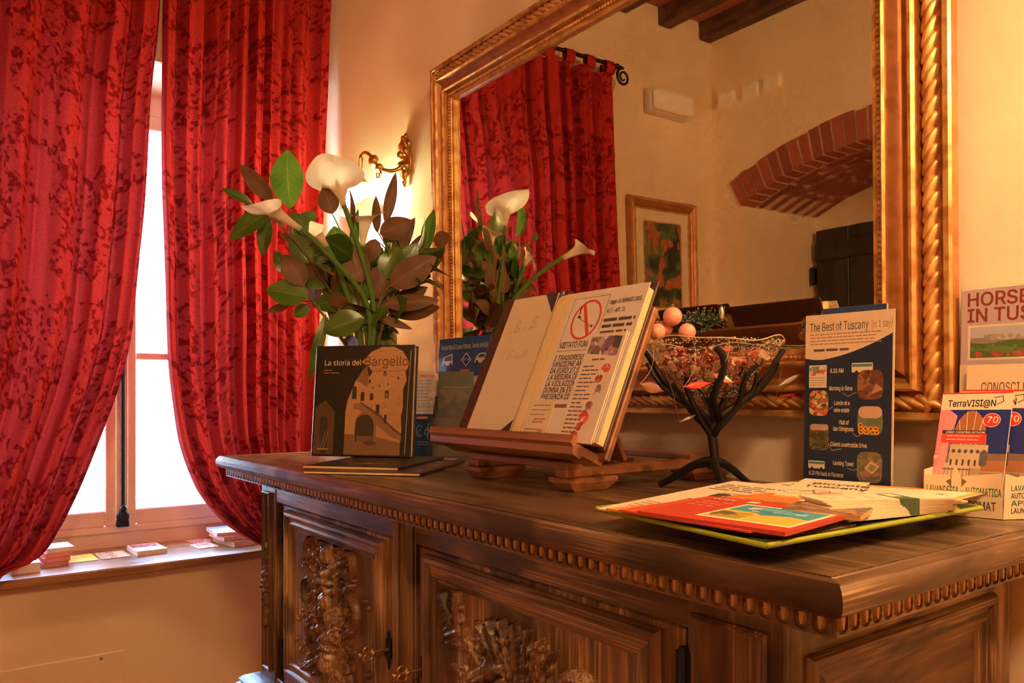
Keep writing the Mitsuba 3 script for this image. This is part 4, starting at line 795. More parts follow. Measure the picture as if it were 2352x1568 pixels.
put(po, cat_([m for m, c in petal]), 'matte', True, rgb=np.vstack([np.tile(c, (len(m.vertices), 1)) for m, c in petal]))
# ornaments lying at the rim
fw = np.array([-.8025, .5967, 0]); rt = np.array([.5967, .8025, 0])
OR = [((-.8566, .9203, 1.1482), .0132, 'lowest left of the four'), ((-.8287, .9580, 1.1482), .0135, 'lowest right of the four'), ((-.8424, .9398, 1.1722), .0150, 'topmost of the four'), ((-.8620, .9440, 1.1560), .0125, 'rearmost of the four, half hidden')]
for p, r, w_ in OR:
    t = thing('glitter_ball', f'pink sugared glitter ball on the bowl rim, {w_}', 'ornament', 'pink glitter balls on the bowl'); part(t, 'sphere', ball(r, p, 3), 'glitter', True); part(t, 'wire_loop', tube([(p[0] + .002 * math.cos(a), p[1], p[2] + r + .002 + .002 * math.sin(a)) for a in np.linspace(0, 6.28, 10)], .0004, 4), 'silver_foil')
t = thing('tinsel_sprig', 'dark green tinsel sprig with silver tips behind the glitter balls', 'ornament')
nee, tip = [], []
for k in range(130):
    s = R.random(); c = np.array([-.846, .958, 1.150]) + s * np.array([.036, .046, .012]) + np.array([0, 0, .010 * math.sin(s * 3)]); d = np.array([R.gauss(0, 1), R.gauss(0, 1), R.gauss(.5, 1)]); d /= np.linalg.norm(d)
    nee.append(tube([c, c + d * .021], [.0009, .0004], 4)); tip.append(ball(.0011, c + d * .021, 0))
part(t, 'needles', cat_(nee), 'matte', rgb=(.02, .06, .025), kind='stuff'); part(t, 'silver_tips', cat_(tip), 'silver_foil', kind='stuff'); part(t, 'stem', tube([(-.846, .958, 1.140), (-.826, .985, 1.150), (-.806, 1.008, 1.165), (-.800, 1.012, 1.190)], .0025, 6), 'matte', True, rgb=(.015, .035, .02)); part(t, 'bow', ball(1, (-.803, 1.010, 1.178), 2, (.004, .004, .013)), 'silver_foil', True)
# leaf pendants on fine wires from the bowl's rim
for i, (p, s, c, lab) in enumerate((((-0.8362, 0.8865, 1.0606), .019, (.36, .16, .10), 'translucent pink leaf pendant hanging left of the iron stand'), ((-0.8160, 0.9472, 1.0137), .016, (.60, .56, .46), 'clear silvery leaf pendant hanging low beside the iron trunk'), ((-0.7683, 0.9109, 1.0641), .021, (.80, .06, .05), 'bright red leaf pendant before the glass bowl'), ((-0.7461, 0.9407, 1.0743), .018, (.85, .40, .22), 'orange leaf pendant at the middle of the bowl'), ((-0.7462, 1.1082, 1.0736), .022, (.80, .74, .55), 'pale leaf pendant right of the bowl before the mirror frame'), ((-0.7533, 1.1153, 1.0486), .022, (.45, .04, .05), 'dark red leaf pendant low right of the bowl'))):
    t = thing('leaf_pendant', lab, 'leaf pendant', 'leaf pendants around the bowl')
    p = np.array(p); a = (-.3, .4, .15, -.4, .5, .2)[i]
    e1 = rt * math.cos(a) + np.array([0, 0, math.sin(a)]); e2 = np.cross(e1, fw); wd = (.42, .16, .24, .3, .16, .12)[i]
    g = [[p + e1 * s * (u - .5) * 2 + e2 * s * wd * v * math.sin(PI * min(max(u, .02), .98)) + fw * .002 * v * v for v in np.linspace(-1, 1, 5)] for u in np.linspace(0, 1, 11)]
    part(t, 'blade', surf(g), 'gloss', True, rgb=c)
    q = p - BC; q[2] = 0; q = q / np.linalg.norm(q) * .105 + BC; q[2] = 1.131
    part(t, 'wire', tube(spline([q, (q + p) / 2 + np.array([0, 0, -.004]), p - e1 * s], 12), .0005, 4), 'silver_foil')

# ------------------------------------------------------------------ tour leaflet box
t = thing('leaflet_display', 'tall navy card headed The Best of Tuscany, standing by the mirror with a time table', 'leaflet display')
Mt = M4((-.702, 1.076, .9004), (1, .02, 0), (-.035, .028, 1)); card(t, Mt, .137, .270, .0016, (.80, .62, .42), 'front_card')
P = Print(); P.rect(0.0, 0, .1345, .27, (.012, .022, .055), .6)
P.poly(Polygon([(0, .27), (.137, .27), (.137, .238)] + [(.137 * (1 - s), .200 + .038 * (1 - s) ** 1.9 + .008 * max(0, s - .8) ** 1.2 * 4) for s in np.linspace(0, 1, 20)] + [(0, .206)]), (.80, .62, .42), 1.2)
P.text('The Best of Tuscany', .007, .245, .0125, (.035, .022, .028), 3, width=.092).text('(in 1 day)', .103, .2455, .0105, (.30, .18, .12), 3, width=.030)
P.lines(.008, .239, .118, 4, .0048, .0017, (.36, .24, .15), 3, 3, .2); P.lines(.014, .2145, .056, 1, .004, .0036, (.10, .06, .06), 3, 5, 0)
tx = (.80, .66, .42)
def bus(x, y, s): P.poly(rrect(x, y, x + .030 * s, y + .013 * s, .001), (.78, .70, .50), 2).rect(x + .001, y + .0075 * s, x + .029 * s, y + .0115 * s, (.10, .22, .16), 2.4); [P.poly(ellipse(x + k * s, y + .0005, .0022 * s, .0022 * s), BLACK, 2.6) for k in (.007, .024)]
bus(.075, .182, 1.05); bus(.008, .0385, .9)
P.rect(.007, .160, .036, .194, (.78, .66, .50), 1.6).blobs(sbox(.008, .178, .035, .192), 14, .005, [(.60, .12, .10), (.15, .3, .2), (.8, .5, .4), (.2, .15, .12)], 2, 4).lines(.009, .174, .025, 4, .0035, .0012, (.4, .3, .25))
def pic(x, y, w, h, cols, seed, bg):
    g = rrect(x, y, x + w, y + h, w * .28); g = g.union(sbox(x, y + h * .3, x + w * .6, y + h * .8)); P.poly(g, bg, 1.6); P.blobs(g, 60, w * .13, cols, 2, seed, 1.4)
pic(.084, .143, .038, .042, [(.20, .07, .035), (.10, .04, .02), (.28, .12, .06), (.14, .05, .03)], 2, (.14, .055, .03)); P.poly(Polygon([(.104, .150), (.122, .157), (.112, .166)]), (.42, .24, .12), 3)
pic(.008, .118, .031, .038, [(.55, .38, .15), (.18, .08, .03), (.60, .12, .06), (.70, .55, .30), (.10, .06, .03)], 7, (.30, .14, .06))
pic(.085, .092, .037, .040, [(.10, .14, .08), (.14, .16, .10)], 4, (.10, .13, .08)); P.poly(rrect(.086, .117, .121, .132, .008), (.62, .40, .28), 2.5)
for i in range(9): x, y = .090 + (i % 4) * .008 + R.uniform(-.002, .002), .096 + (i // 4) * .005; P.poly(ellipse(x, y, .004, .0036, 12), (.75, .32, .05), 3).poly(ellipse(x, y, .0018, .0017), (.12, .05, .02), 3.3)
pic(.009, .066, .032, .040, [(.08, .07, .03), (.12, .10, .05), (.05, .045, .02)], 9, (.10, .085, .05)); P.poly(rrect(.010, .096, .040, .105, .004), (.50, .33, .24), 2.6)
pic(.085, .024, .037, .044, [(.20, .16, .08), (.30, .18, .12), (.12, .12, .06)], 13, (.20, .15, .08)); P.poly(Polygon([(.096, .044), (.108, .036), (.118, .048), (.106, .056)]), (.55, .42, .25), 3).poly(Polygon([(.100, .044), (.108, .040), (.114, .048), (.106, .051)]), (.28, .22, .10), 3.2)
for s, x, y, w_ in (('8.30 AM', .041, .182, .021), ('Morning in Siena', .040, .156, .036), ('Lunch at a', .048, .1345, .024), ('wine estate', .048, .124, .024), ('Visit of', .056, .106, .016), ('San Gimignano', .047, .0965, .032), ('Chianti countryside Drive', .043, .0735, .056), ('Leaning Tower', .048, .046, .032), ('8.30 PM back in Florence', .009, .0285, .055)): P.text(s, x, y, .0062, tx, 3, width=w_, bold=True)
for pts in ([(.062, .152), (.070, .147), (.082, .153)], [(.040, .128), (.046, .131)], [(.078, .094), (.084, .089), (.090, .092)], [(.040, .076), (.046, .067), (.060, .070)], [(.070, .043), (.078, .040), (.086, .042)]): P.stroke(pts, .0009, (.35, .30, .25))
P.lines(.006, .0155, .122, 4, .0042, .0014, (.20, .19, .20), 3, 5, .05); P.put(t, Mt, 'front_print', 'navy timetable print with pictures, buses and times')
part(t, 'easel_back', tm(bx(.02, .115, 0, .12, -.026, -.023), Mt), 'print', rgb=(.5, .4, .3))
for i in range(4):
    t = thing('leaflet', ('navy leaflet directly behind the tall tour card', 'navy leaflet second behind the tall tour card', 'navy leaflet third behind the tall tour card', 'rearmost navy leaflet behind the tall tour card')[i], 'leaflet', 'navy leaflets behind the tour card'); M = Mt @ TR((.026 - .0036 * i, .002, -.0040 - .0042 * i)); card(t, M, .098, .277 - .0008 * i, .0032, (.55, .50, .42)); part(t, 'cover', tm(bx(.0005, .097, .001, .2768 - .0008 * i, 0, .0004), M), 'print', rgb=(.02, .045, .13))
    part(t, 'rear_cover', tm(bx(.0005, .097, .001, .2768 - .0008 * i, -.0036, -.0032), M), 'print', rgb=(.02, .045, .13))

# ------------------------------------------------------------------ display boxes and cards at the right
xl = np.array([.97, .24, 0]); xl /= np.linalg.norm(xl); nl = np.array([xl[1], -xl[0], 0])
Ml = M4((-.490, 1.015, .9004), xl, (0, 0, 1))
t = thing('leaflet_box', 'white cardboard box lettered LAVANDERIA AUTOMATICA holding the coach leaflets', 'cardboard box')
star = [(.000, .049), (.026, .050), (.030, .046), (.034, .063), (.041, .047), (.046, .050), (.0845, .055)]
part(t, 'front', tm(extrude(Polygon([(0, 0), (.0845, 0)] + star[::-1]), .0010), Ml @ TR((0, 0, -.0010))), 'print', rgb=(.80, .64, .42))
Mr_ = M4(Ml[:3, 3] + xl * .0855, (.42, .9, 0), (0, 0, 1))
part(t, 'side', tm(extrude(Polygon([(0, 0), (.075, 0), (.078, .060), (.020, .050), (.003, .055)]), .0010), Mr_ @ TR((0, 0, -.001))), 'print', rgb=(.80, .64, .42))
part(t, 'side', tm(bx(-.001, 0, 0, .055, -.05, 0), Ml), 'print', rgb=(.80, .64, .42)); part(t, 'base', tm(bx(0, .084, 0, .0015, -.05, -.001), Ml), 'print', rgb=(.7, .58, .4)); part(t, 'back', tm(bx(0, .084, 0, .07, -.051, -.050), Ml), 'print', rgb=(.7, .58, .4))
P = Print(); P.text('LAVANDERIA - AUTOMATICA', .002, .0265, .0095, (.04, .14, .06), 3, width=.081, bold=True).text('LAUNDROMAT', .019, .0095, .0100, (.06, .055, .06), 3, width=.058, bold=True); P.poly(Polygon([(.024, .042), (.030, .034), (.030, .046)]), (.16, .10, .06), 1.5).poly(Polygon([(.041, .047), (.041, .036), (.047, .043)]), (.16, .10, .06), 1.5); P.put(t, Ml, 'lettering')
P = Print()
for i, s in enumerate(('LAVANDERIA', 'AUTOMATICA', 'APERTA', 'LAUNDROMAT')): P.text(s, .010, .034 - i * .009, .0062, ((.04, .14, .06), (.06, .055, .06))[i % 2], 3, width=.05, bold=True)
P.put(t, Mr_, 'lettering')
def terra(M, label):
    t = thing('leaflet', label, 'leaflet'); w, h = .085, .157; card(t, M, w, h, .0025, (.66, .52, .40)); P = Print()
    P.rect(0, 0, w, h, (.20, .13, .08), .6).rect(0, .075, w, h - .022, (.015, .025, .16), 1).rect(0, h - .024, w, h, (.85, .68, .46), 1.2)
    P.rect(0, h - .0022, w, h, (.75, .04, .03), 1.4)
    P.text('TerraVISI@N', .008, h - .0195, .0088, (.03, .02, .03), 3, width=.058, bold=True); P.stroke([(.064, h - .008), (.074, h - .006), (.075, h - .013), (.068, h - .017)], .0010, (.05, .03, .04))
    P.poly(Polygon([(0, 0), (.012, 0), (.016, .09), (.022, .125), (.012, h - .024), (0, h - .024)]), (.80, .25, .28), 1.6)
    for k in range(5): P.stroke([(.003 + .002 * k, .002), (.006 + .002 * k, .06), (.010 + .003 * k, .125)], .0006, (.85, .5, .45), 2)
    dome = Polygon([(.020, .086)] + [(.040 - .021 * math.cos(q), .086 + .046 * math.sin(q)) for q in np.linspace(0, PI, 14)] + [(.061, .086)]); P.poly(dome, (.36, .13, .05), 1.8)
    for q in (.8, 1.3, 1.8, 2.3): P.stroke([(.040 - .021 * math.cos(q), .086 + .046 * math.sin(q)), (.040 - .013 * math.cos(q), .086)], .0010, (.7, .55, .38), 2.1)
    P.rect(.018, .055, .064, .086, (.55, .43, .28), 1.8); P.poly(Polygon([(.010, .0), (.014, .06), (.030, .066), (.044, .06), (.046, .0)]), (.62, .50, .34), 1.9); P.rect(.046, .0, w, .056, (.42, .30, .18), 1.8).rect(.058, .052, w, .066, (.40, .15, .06), 1.9)
    for k in range(5): P.rect(.012, .008 + k * .011, .045, .0095 + k * .011, (.16, .11, .07), 2.2)
    for k in range(6): P.rect(.020 + k * .0073, .058, .0225 + k * .0073, .066, (.08, .06, .05), 2.2); P.poly(ellipse(.023 + k * .0073, .077, .0022, .0026), (.10, .07, .05), 2.2)
    for k in range(7): P.rect(.014 + k * .0045, .020, .0158 + k * .0045, .055, (.35, .27, .18), 2.1)
    P.blobs(sbox(.046, .0, w, .05), 26, .006, [(.2, .14, .08), (.6, .46, .3), (.3, .2, .12)], 2, 3).poly(rrect(.055, .058, .064, .078, .003), (.10, .10, .12), 2.2)
    P.rect(.006, .088, .060, .102, (.75, .06, .045), 2.5).rect(.006, .1005, .060, .105, (.03, .02, .04), 2.6).text('URBAN TRANSFERS NETWORK', .010, .1012, .0026, (.85, .75, .6), 3, width=.048, bold=True).lines(.012, .0965, .042, 2, .0048, .0018, (.85, .45, .35), 3, 3, .1)
    P.poly(ellipse(.064, .119, .0105, .0095), (.85, .55, .45), 2.6).poly(ellipse(.064, .119, .0095, .0086), (.70, .04, .05), 2.8).text('70', .0575, .1155, .0082, (.85, .70, .5), 3.2, width=.013, bold=True)
    P.put(t, M, 'cover_print')
def Mtv(x, y, roll, l=.35):
    up = np.array([0, l, 1.0]) / math.hypot(l, 1); return M4((x, y, .904), np.array([1, 0, 0]) * math.cos(roll) + up * math.sin(roll), up)
def lean(off, roll, x0, l):
    c, s = math.cos(roll), math.sin(roll); up = np.array([0, 0, 1.0]) - nl * l; up /= np.linalg.norm(up); x = xl * c + up * s; y = up * c - xl * s
    return M4(Ml[:3, 3] + xl * x0 - nl * off + np.array([0, 0, .003]), x, y)
terra(Mtv(-.500, 1.0425, .024), 'coach leaflet with a brick dome and red 70 badge, standing in the lettered box')
terra(Mtv(-.484, 1.066, .0, .25), 'second coach leaflet, half behind the first in the lettered box')
t = thing('leaflet', 'slim green and red leaflet behind the coach leaflets at the frame edge', 'leaflet'); M = Mtv(-.446, 1.078, .0, .22); card(t, M, .040, .15, .003, (.12, .10, .04)); P = Print(); landscape(P, .003, .004, .037, .146, 3, sky=(.5, .35, .2)); P.put(t, M)
t = thing('card_sign', 'cream card lettered CONOSCI L, behind the coach leaflets', 'sign')
M = Mtv(-.484, 1.104, 0, .08); card(t, M, .14, .186, .002, (.84, .66, .42)); P = Print(); P.text('CONOSCI LO SCONTO', .018, .150, .0125, (.13, .06, .05), 3, width=.105); P.lines(.02, .138, .10, 6, .012, .004, (.35, .2, .14)); P.put(t, M)
t = thing('tour_poster', 'mauve display card headed HORSE RIDING IN TUSCANY leaning at the wall', 'poster')
M = M4((-.500, 1.126, .9004), (1, 0, 0), (0, .04, 1)); card(t, M, .22, .2925, .022, (.46, .36, .36), 'board', .001); P = Print()
P.text('HORSE RIDING', .007, .2690, .0175, (.20, .035, .025), 3, width=.166, bold=True).text('IN TUSCANY', .008, .2475, .0175, (.20, .035, .025), 3, width=.142, bold=True)
P.rect(.010, .196, .20, .243, (.70, .58, .44), 1.2); landscape(P, .013, .199, .197, .240, 7, sky=(.42, .42, .46), far=(.22, .2, .18), near=(.07, .12, .03), field=(.10, .16, .05), lv=2); P.blobs(sbox(.03, .222, .12, .230), 22, .004, [(.34, .28, .24), (.26, .22, .2)], 3.6, 2); P.blobs(sbox(.02, .200, .10, .207), 20, .005, [(.40, .08, .05), (.3, .06, .04)], 3.6, 5)
P.rect(.0, .14, .22, .19, (.66, .52, .36), 1.2).lines(.02, .172, .17, 3, .011, .004, (.2, .1, .08)); P.put(t, M, 'front_print')

# ------------------------------------------------------------------ glass tray of brochures
TQ = np.array([(-.668, .618), (-.417, .584), (-.409, .979), (-.690, 1.052)])
t = thing('glass_tray', 'square glass tray with a yellow green edge carrying the pile of brochures', 'tray')
def lat(q, z0, z1):
    u = np.linspace(0, 1, 15); A = lambda s, v: (1 - s) * (1 - v) * q[0] + s * (1 - v) * q[1] + s * v * q[2] + (1 - s) * v * q[3]
    up_ = [[(*A(s, v), z0 - .007 * (1 - (2 * abs(s - .5)) ** 4) * (1 - (2 * abs(v - .5)) ** 4)) for v in u] for s in u]; return up_
top_ = surf(lat(TQ, .9215, 0)); bot_ = surf(np.array(lat(TQ, .9170, 0))); bot_.faces = bot_.faces[:, ::-1]
part(t, 'plate', cat_([top_, bot_]), 'gloss', True, rgb=(.030, .045, .022))
rim = []
c_ = TQ.mean(0)
for i in range(4):
    a, b = TQ[i], TQ[(i + 1) % 4]; d = (b - a) / np.linalg.norm(b - a); nn = np.array([d[1], -d[0]])
    rim.append(part(t, 'edge', tube([(*(a + nn * .0005), .9192), (*(b + nn * .0005), .9192)], .0027, 8), 'glass_edge', True))
part(t, 'foot', lathe([(0, .9003), (.075, .9003), (.080, .906), (.07, .911), (0, .911)], 32, (c_[0], c_[1], 0)), 'gloss', True, rgb=(.03, .045, .022))
def sheet(name, label, cat, ll, lr, ul, z, t_, rgb, group=None):
    """a paper lying on the tray: three corners give its frame; thickness t_"""
    k = thing(name, label, cat, group); ll, lr, ul = (np.array((*p, z)) for p in (ll, lr, ul)); w, h = np.linalg.norm(lr - ll), np.linalg.norm(ul - ll)
    M = np.eye(4); M[:3, 0] = (lr - ll) / w; M[:3, 1] = (ul - ll) / h; M[:3, 2] = np.cross(M[:3, 0], M[:3, 1]); M[:3, 2] /= np.linalg.norm(M[:3, 2]); M[:3, 3] = ll
    part(k, 'sheet', tm(bx(0, w, 0, h, -t_, 0), M), 'print', rgb=rgb); return k, M, w, h
k, M, w, h = sheet('flyer', 'dark photo flyer lowest on the tray at its near edge', 'flyer', (-.640, .622), (-.424, .596), (-.648, .78), .9195, .002, (.35, .25, .14)); P = Print(); P.blobs(sbox(.01, .005, w - .01, .08), 60, .010, [(.10, .06, .04), (.55, .40, .22), (.30, .08, .05), (.66, .5, .3)], 1, 4, 2.0); P.put(k, M)
k, M, w, h = sheet('flyer', 'white flyer with small photographs at the left corner of the tray', 'flyer', (-.655, .606), (-.520, .612), (-.742, .960), .9225, .0014, (.78, .63, .42)); P = Print()
P.blobs(sbox(w * .30, h * .30, w * .75, h * .42), 26, .012, [(.06, .05, .04), (.20, .14, .08), (.35, .2, .1)], 1, 2).blobs(sbox(w * .36, h * .50, w * .85, h * .64), 30, .012, [(.06, .05, .04), (.25, .15, .08), (.4, .3, .15)], 1, 3).lines(w * .1, h * .85, w * .7, 4, .018, .006, (.08, .06, .05), 2, 4).lines(w * .1, h * .24, w * .6, 4, .014, .004, (.3, .2, .14)); P.put(k, M)
k, M, w, h = sheet('flyer', 'white page with lines of dark text at the far edge of the tray', 'flyer', (-.712, .840), (-.560, .830), (-.690, 1.030), .9215, .0014, (.78, .63, .42)); P = Print(); P.lines(.02, h * .85, w * .8, 6, .02, .006, (.07, .05, .05), 2, 9); P.put(k, M)
k, M, w, h = sheet('brochure', 'orange brochure lying under the red guide on the tray', 'brochure', (-.632, .598), (-.520, .600), (-.610, .862), .9255, .0018, (.62, .19, .03)); P = Print(); P.text('Caffe', w * .25, h * .66, .020, (.35, .10, .03), 3, width=.06, shear=.3).lines(w * .2, h * .55, w * .5, 3, .02, .006, (.45, .14, .04)).rect(.0, .0, w * .5, h * .3, (.66, .26, .06), 1); P.put(k, M)
k, M, w, h = sheet('guide_booklet', 'red guide booklet with a bright map picture, uppermost at the near side of the tray', 'booklet', (-.575, .588), (-.409, .600), (-.600, .748), .9305, .0040, (.47, .050, .03)); P = Print()
P.rect(w * .34, h * .14, w * .96, h * .80, (.86, .72, .46), 1).rect(w * .37, h * .18, w * .93, h * .76, (.80, .48, .07), 1.4).poly(Polygon([(w * .37, h * .44), (w * .52, h * .50), (w * .64, h * .42), (w * .80, h * .50), (w * .93, h * .44), (w * .93, h * .76), (w * .37, h * .76)]), (.05, .28, .34), 1.8).blobs(sbox(w * .37, h * .2, w * .60, h * .5), 16, .012, [(.35, .28, .05), (.6, .42, .08), (.12, .10, .04)], 2, 2, 1.6).blobs(sbox(w * .45, h * .5, w * .85, h * .7), 14, .010, [(.10, .35, .42), (.04, .2, .3), (.5, .5, .4)], 2.2, 6, 1.6)
P.text('GUIDE', w * .03, h * .86, .010, (.85, .66, .45), 3, width=.03, bold=True).rect(w * .30, h * .86, w * .38, h * .94, (.85, .7, .5), 2).lines(w * .04, h * .72, w * .24, 3, .016, .004, (.85, .3, .2)); P.put(k, M)
k, M, w, h = sheet('guide_booklet', 'second red booklet just beneath the map guide, showing at its left', 'booklet', (-.606, .592), (-.440, .592), (-.622, .762), .9278, .0018, (.55, .07, .04))
k, M, w, h = sheet('leaflet', 'cream bicycle tour leaflet lettered Bicycle Tuscany at the back of the tray', 'leaflet', (-.588, .838), (-.500, .858), (-.675, 1.040), .9270, .0020, (.80, .65, .42)); P = Print(); P.text('Bicycle', w * .22, h * .68, .022, (.07, .05, .04), 3, width=.075, bold=True).text('Tuscany', w * .16, h * .52, .022, (.07, .05, .04), 3, width=.082, bold=True)
ringp_ = lambda x, y, r: Point(x, y).buffer(r).difference(Point(x, y).buffer(r - .0016)); P.poly(ringp_(w * .25, h * .22, .020), (.2, .14, .1), 2).poly(ringp_(w * .68, h * .22, .020), (.2, .14, .1), 2).stroke([(w * .25, h * .22), (w * .40, h * .36), (w * .62, h * .36), (w * .68, h * .22), (w * .46, h * .22), (w * .40, h * .36)], .002, (.2, .14, .1)); P.put(k, M)
k, M, w, h = sheet('leaflet', 'tan leaflet with an orange band above a hill view, right of the map guide', 'leaflet', (-.492, .716), (-.414, .730), (-.545, .872), .9320, .0050, (.55, .30, .13)); P = Print(); landscape(P, .0, .0, w, h * .62, 5, sky=(.62, .52, .50), far=(.10, .08, .09), near=(.16, .10, .06), field=(.30, .14, .07)); P.rect(0, h * .62, w, h * .90, (.76, .26, .08), 3).text('TUSCANY FAMILY', w * .12, h * .70, .012, (.86, .62, .36), 4, width=w * .76, bold=True); P.put(k, M)
for i, (ll, lr, ul, lab) in enumerate((((-.520, .850), (-.440, .872), (-.575, 1.040), 'white card with a small map, lowest of the fanned cards'), ((-.505, .850), (-.428, .880), (-.535, 1.030), 'white card with an orange border, middle of the fanned cards'), ((-.492, .845), (-.416, .880), (-.505, 1.012), 'white card with an orange corner, uppermost of the fanned cards'))):
    k, M, w, h = sheet('leaflet', lab, 'leaflet', ll, lr, ul, .9262 + .0022 * i, .0016, (.78, .62, .42), 'fanned white cards on the tray'); P = Print(); P.rect(0, h * .90, w, h, (.80, .30, .06), 1).rect(w * .9, h * .3, w, h, (.80, .30, .06), 1).blobs(ellipse(w * .55, h * .62, .014, .018), 16, .007, [(.10, .28, .38), (.80, .35, .08), (.6, .5, .35)], 2, i).lines(w * .1, h * .45, w * .7, 4, .016, .004, (.2, .15, .12)); P.put(k, M)
R = random.Random(77)
for i in range(9):
    a = math.radians(80 - 2.2 * i); o = np.array((-.418, .842)); d = np.array((math.cos(a), math.sin(a))); e = np.array((-d[1], d[0])); o = o - d * (.098 + .003 * (i % 3))
    lab = ('lowest', 'second', 'third', 'fourth', 'fifth', 'sixth', 'seventh', 'eighth', 'topmost')[i]
    ll = o; lr = o + d * (.155 + .006 * (i * 7 % 4)); ul = o + e * .048
    k, M, w, h = sheet('folded_card', f'cream folded card in the fan at the right of the tray, {lab} from below' if i < 8 else 'cream folded card topmost in the fan at the right of the tray', 'card', ll, lr, ul, .9222 + .0020 * i + .0012, .0018, (.78, .65, .42), 'folded cards in a fan on the tray')
    if i == 8:
        P = Print(); P.rect(.088, h * .1, .110, h * .95, (.08, .13, .06), 1).rect(.092, h * .42, .106, h * .88, (.80, .66, .42), 1.5)
        for q in range(3): P.rect(w * (.10 + .15 * q), h * .2, w * (.14 + .15 * q), h * .8, (.66, .50, .30), 1)
        P.put(k, M)
part(k, 'band', tm(bx(.088, .110, -.0016, h * .1, -.0170, .0004), M), 'print', rgb=(.06, .10, .05), label='dark green band')
# ------------------------------------------------------------------ booklets on the window sill
SZ = .5152
def booklet(label, x, y, a, w, h, th, rgb, pages=(.85, .80, .70), z=SZ, name='booklet', group=None):
    k = thing(name, label, 'booklet' if name == 'booklet' else name, group); M = rotz(math.radians(a), (x, y, z))
    part(k, 'pages', tm(bx(.001, w - .001, .001, h - .001, .0006, th - .0006), M), 'matte', rgb=pages); part(k, 'cover', tm(cat_([bx(0, w, 0, h, 0, .0008), bx(0, w, 0, h, th - .0008, th)] + ([bx(-.0005, .0006, 0, h, 0, th)])), M), 'print', rgb=rgb); return k, M @ TR((0, 0, th))
for i, (c, dz) in enumerate((((.45, .14, .12), .0), ((.60, .16, .12), .014), ((.70, .22, .16), .028), ((.80, .70, .62), .042))):
    booklet(('dark red booklet, lowest of the pile at the left of the sill', 'red booklet second in the pile at the left of the sill', 'bright red booklet third in the pile at the left of the sill', 'white booklet on top of the pile at the left of the sill')[i], -2.915 - .004 * i, .285 + .004 * i, 1 + i, .10, .075, .0135, c, z=SZ + dz, group='booklets piled at the left of the sill', pages=np.array(c) * .8 + .12)
booklet('red booklet behind the left curtain hem on the sill', -2.845, .205, 0, .09, .075, .030, (.50, .12, .10))
k, M = booklet('yellow leaflet lying on the sill right of the red pile', -2.965, .362, 2, .125, .085, .0022, (.85, .50, .03)); P = Print(); P.poly(Polygon([(.05, .02), (.058, .07), (.066, .06), (.062, .02)]), (.45, .22, .04), 2); P.put(k, M)
k, M = booklet('tan photo leaflet lying on the sill beside the yellow one', -2.960, .455, 2, .12, .088, .0026, (.60, .30, .15)); P = Print(); landscape(P, .006, .006, .114, .082, 4, sky=(.7, .45, .25), far=(.5, .28, .15), near=(.42, .22, .12), field=(.62, .36, .2)); P.put(k, M)
k, M = booklet('thick white paperback lying on the sill in the window light', -2.968, .556, 3, .135, .095, .016, (.84, .80, .74)); P = Print(); P.rect(.006, .004, .062, .09, (.45, .12, .10)).blobs(sbox(.006, .004, .062, .09), 24, .008, [(.6, .3, .25), (.3, .06, .05), (.7, .55, .45)], 2, 3).rect(.062, .0, .066, .095, (.2, .05, .06)); P.put(k, M)
k, M = booklet('red patterned leaflet lying beyond the paperback on the sill', -3.025, .758, 8, .10, .075, .003, (.66, .22, .16)); P = Print(); P.blobs(sbox(.004, .004, .096, .07), 26, .010, [(.8, .5, .4), (.5, .1, .08), (.85, .75, .65)], 1, 3); P.put(k, M)
k, M = booklet('white leaflet with a red picture before the stacked books on the sill', -2.925, .752, 5, .09, .070, .003, (.84, .76, .66)); P = Print(); P.rect(.01, .01, .05, .06, (.70, .26, .18)); P.put(k, M)
booklet('brown hardback lowest of the books stacked under the right curtain', -2.950, .838, 10, .16, .17, .020, (.35, .10, .06), name='book')
booklet('red hardback in the middle of the books stacked under the right curtain', -2.965, .828, 4, .15, .16, .016, (.50, .16, .10), z=SZ + .0205, name='book')
k, M = booklet('pale blue and white brochure on top of the stacked books', -2.985, .825, -2, .15, .13, .012, (.72, .72, .80), (.86, .8, .74), z=SZ + .037); P = Print(); P.rect(.0, .0, .05, .13, (.25, .32, .60)).rect(.05, .0, .075, .13, (.8, .6, .35)); P.put(k, M)
# ------------------------------------------------------------------ vase of magnolia leaves and calla lilies
VX, VY = -1.885, .925
t = thing('vase', 'clear glass vase of flowers behind the standing art book', 'vase')
part(t, 'glass', lathe([(0, .9005), (.040, .9005), (.046, .905), (.047, .93), (.044, 1.02), (.046, 1.10), (.054, 1.150), (.0515, 1.1505), (.0435, 1.10), (.0415, 1.02), (.0445, .93), (.043, .915), (0, .912)], 40, (VX, VY, 0)), 'clear_glass', True)
def leaf_mesh(base, tip, W, nrm, curl=.12, fold=.20, nu=13, nv=7, twist=0.0):
    base, tip = np.asarray(base, float), np.asarray(tip, float); a = tip - base; L = np.linalg.norm(a); a = a / L
    nrm = nrm - a * (nrm @ a); nrm /= np.linalg.norm(nrm); s = np.cross(nrm, a); P, uv = [], []
    for u in np.linspace(0, 1, nu):
        w = W / 2 * (math.sin(PI * min(max(u, .0), 1) ** .86) ** .80 if 0 < u < 1 else 0.0) + .0006
        tw = twist * (u - .3); s2 = s * math.cos(tw) + nrm * math.sin(tw); n2 = nrm * math.cos(tw) - s * math.sin(tw)
        c = base + a * L * u + nrm * curl * L * (4 * u * (1 - u) * .5 - .25 * u * u)
        row = []
        for v in np.linspace(-1, 1, nv):
            row.append(c + s2 * w * v + n2 * (fold * abs(v) * w + .010 * W * math.sin(9 * u + 3 * v))); uv.append((u, v))
        P.append(row)
    return surf(P), np.array(uv)
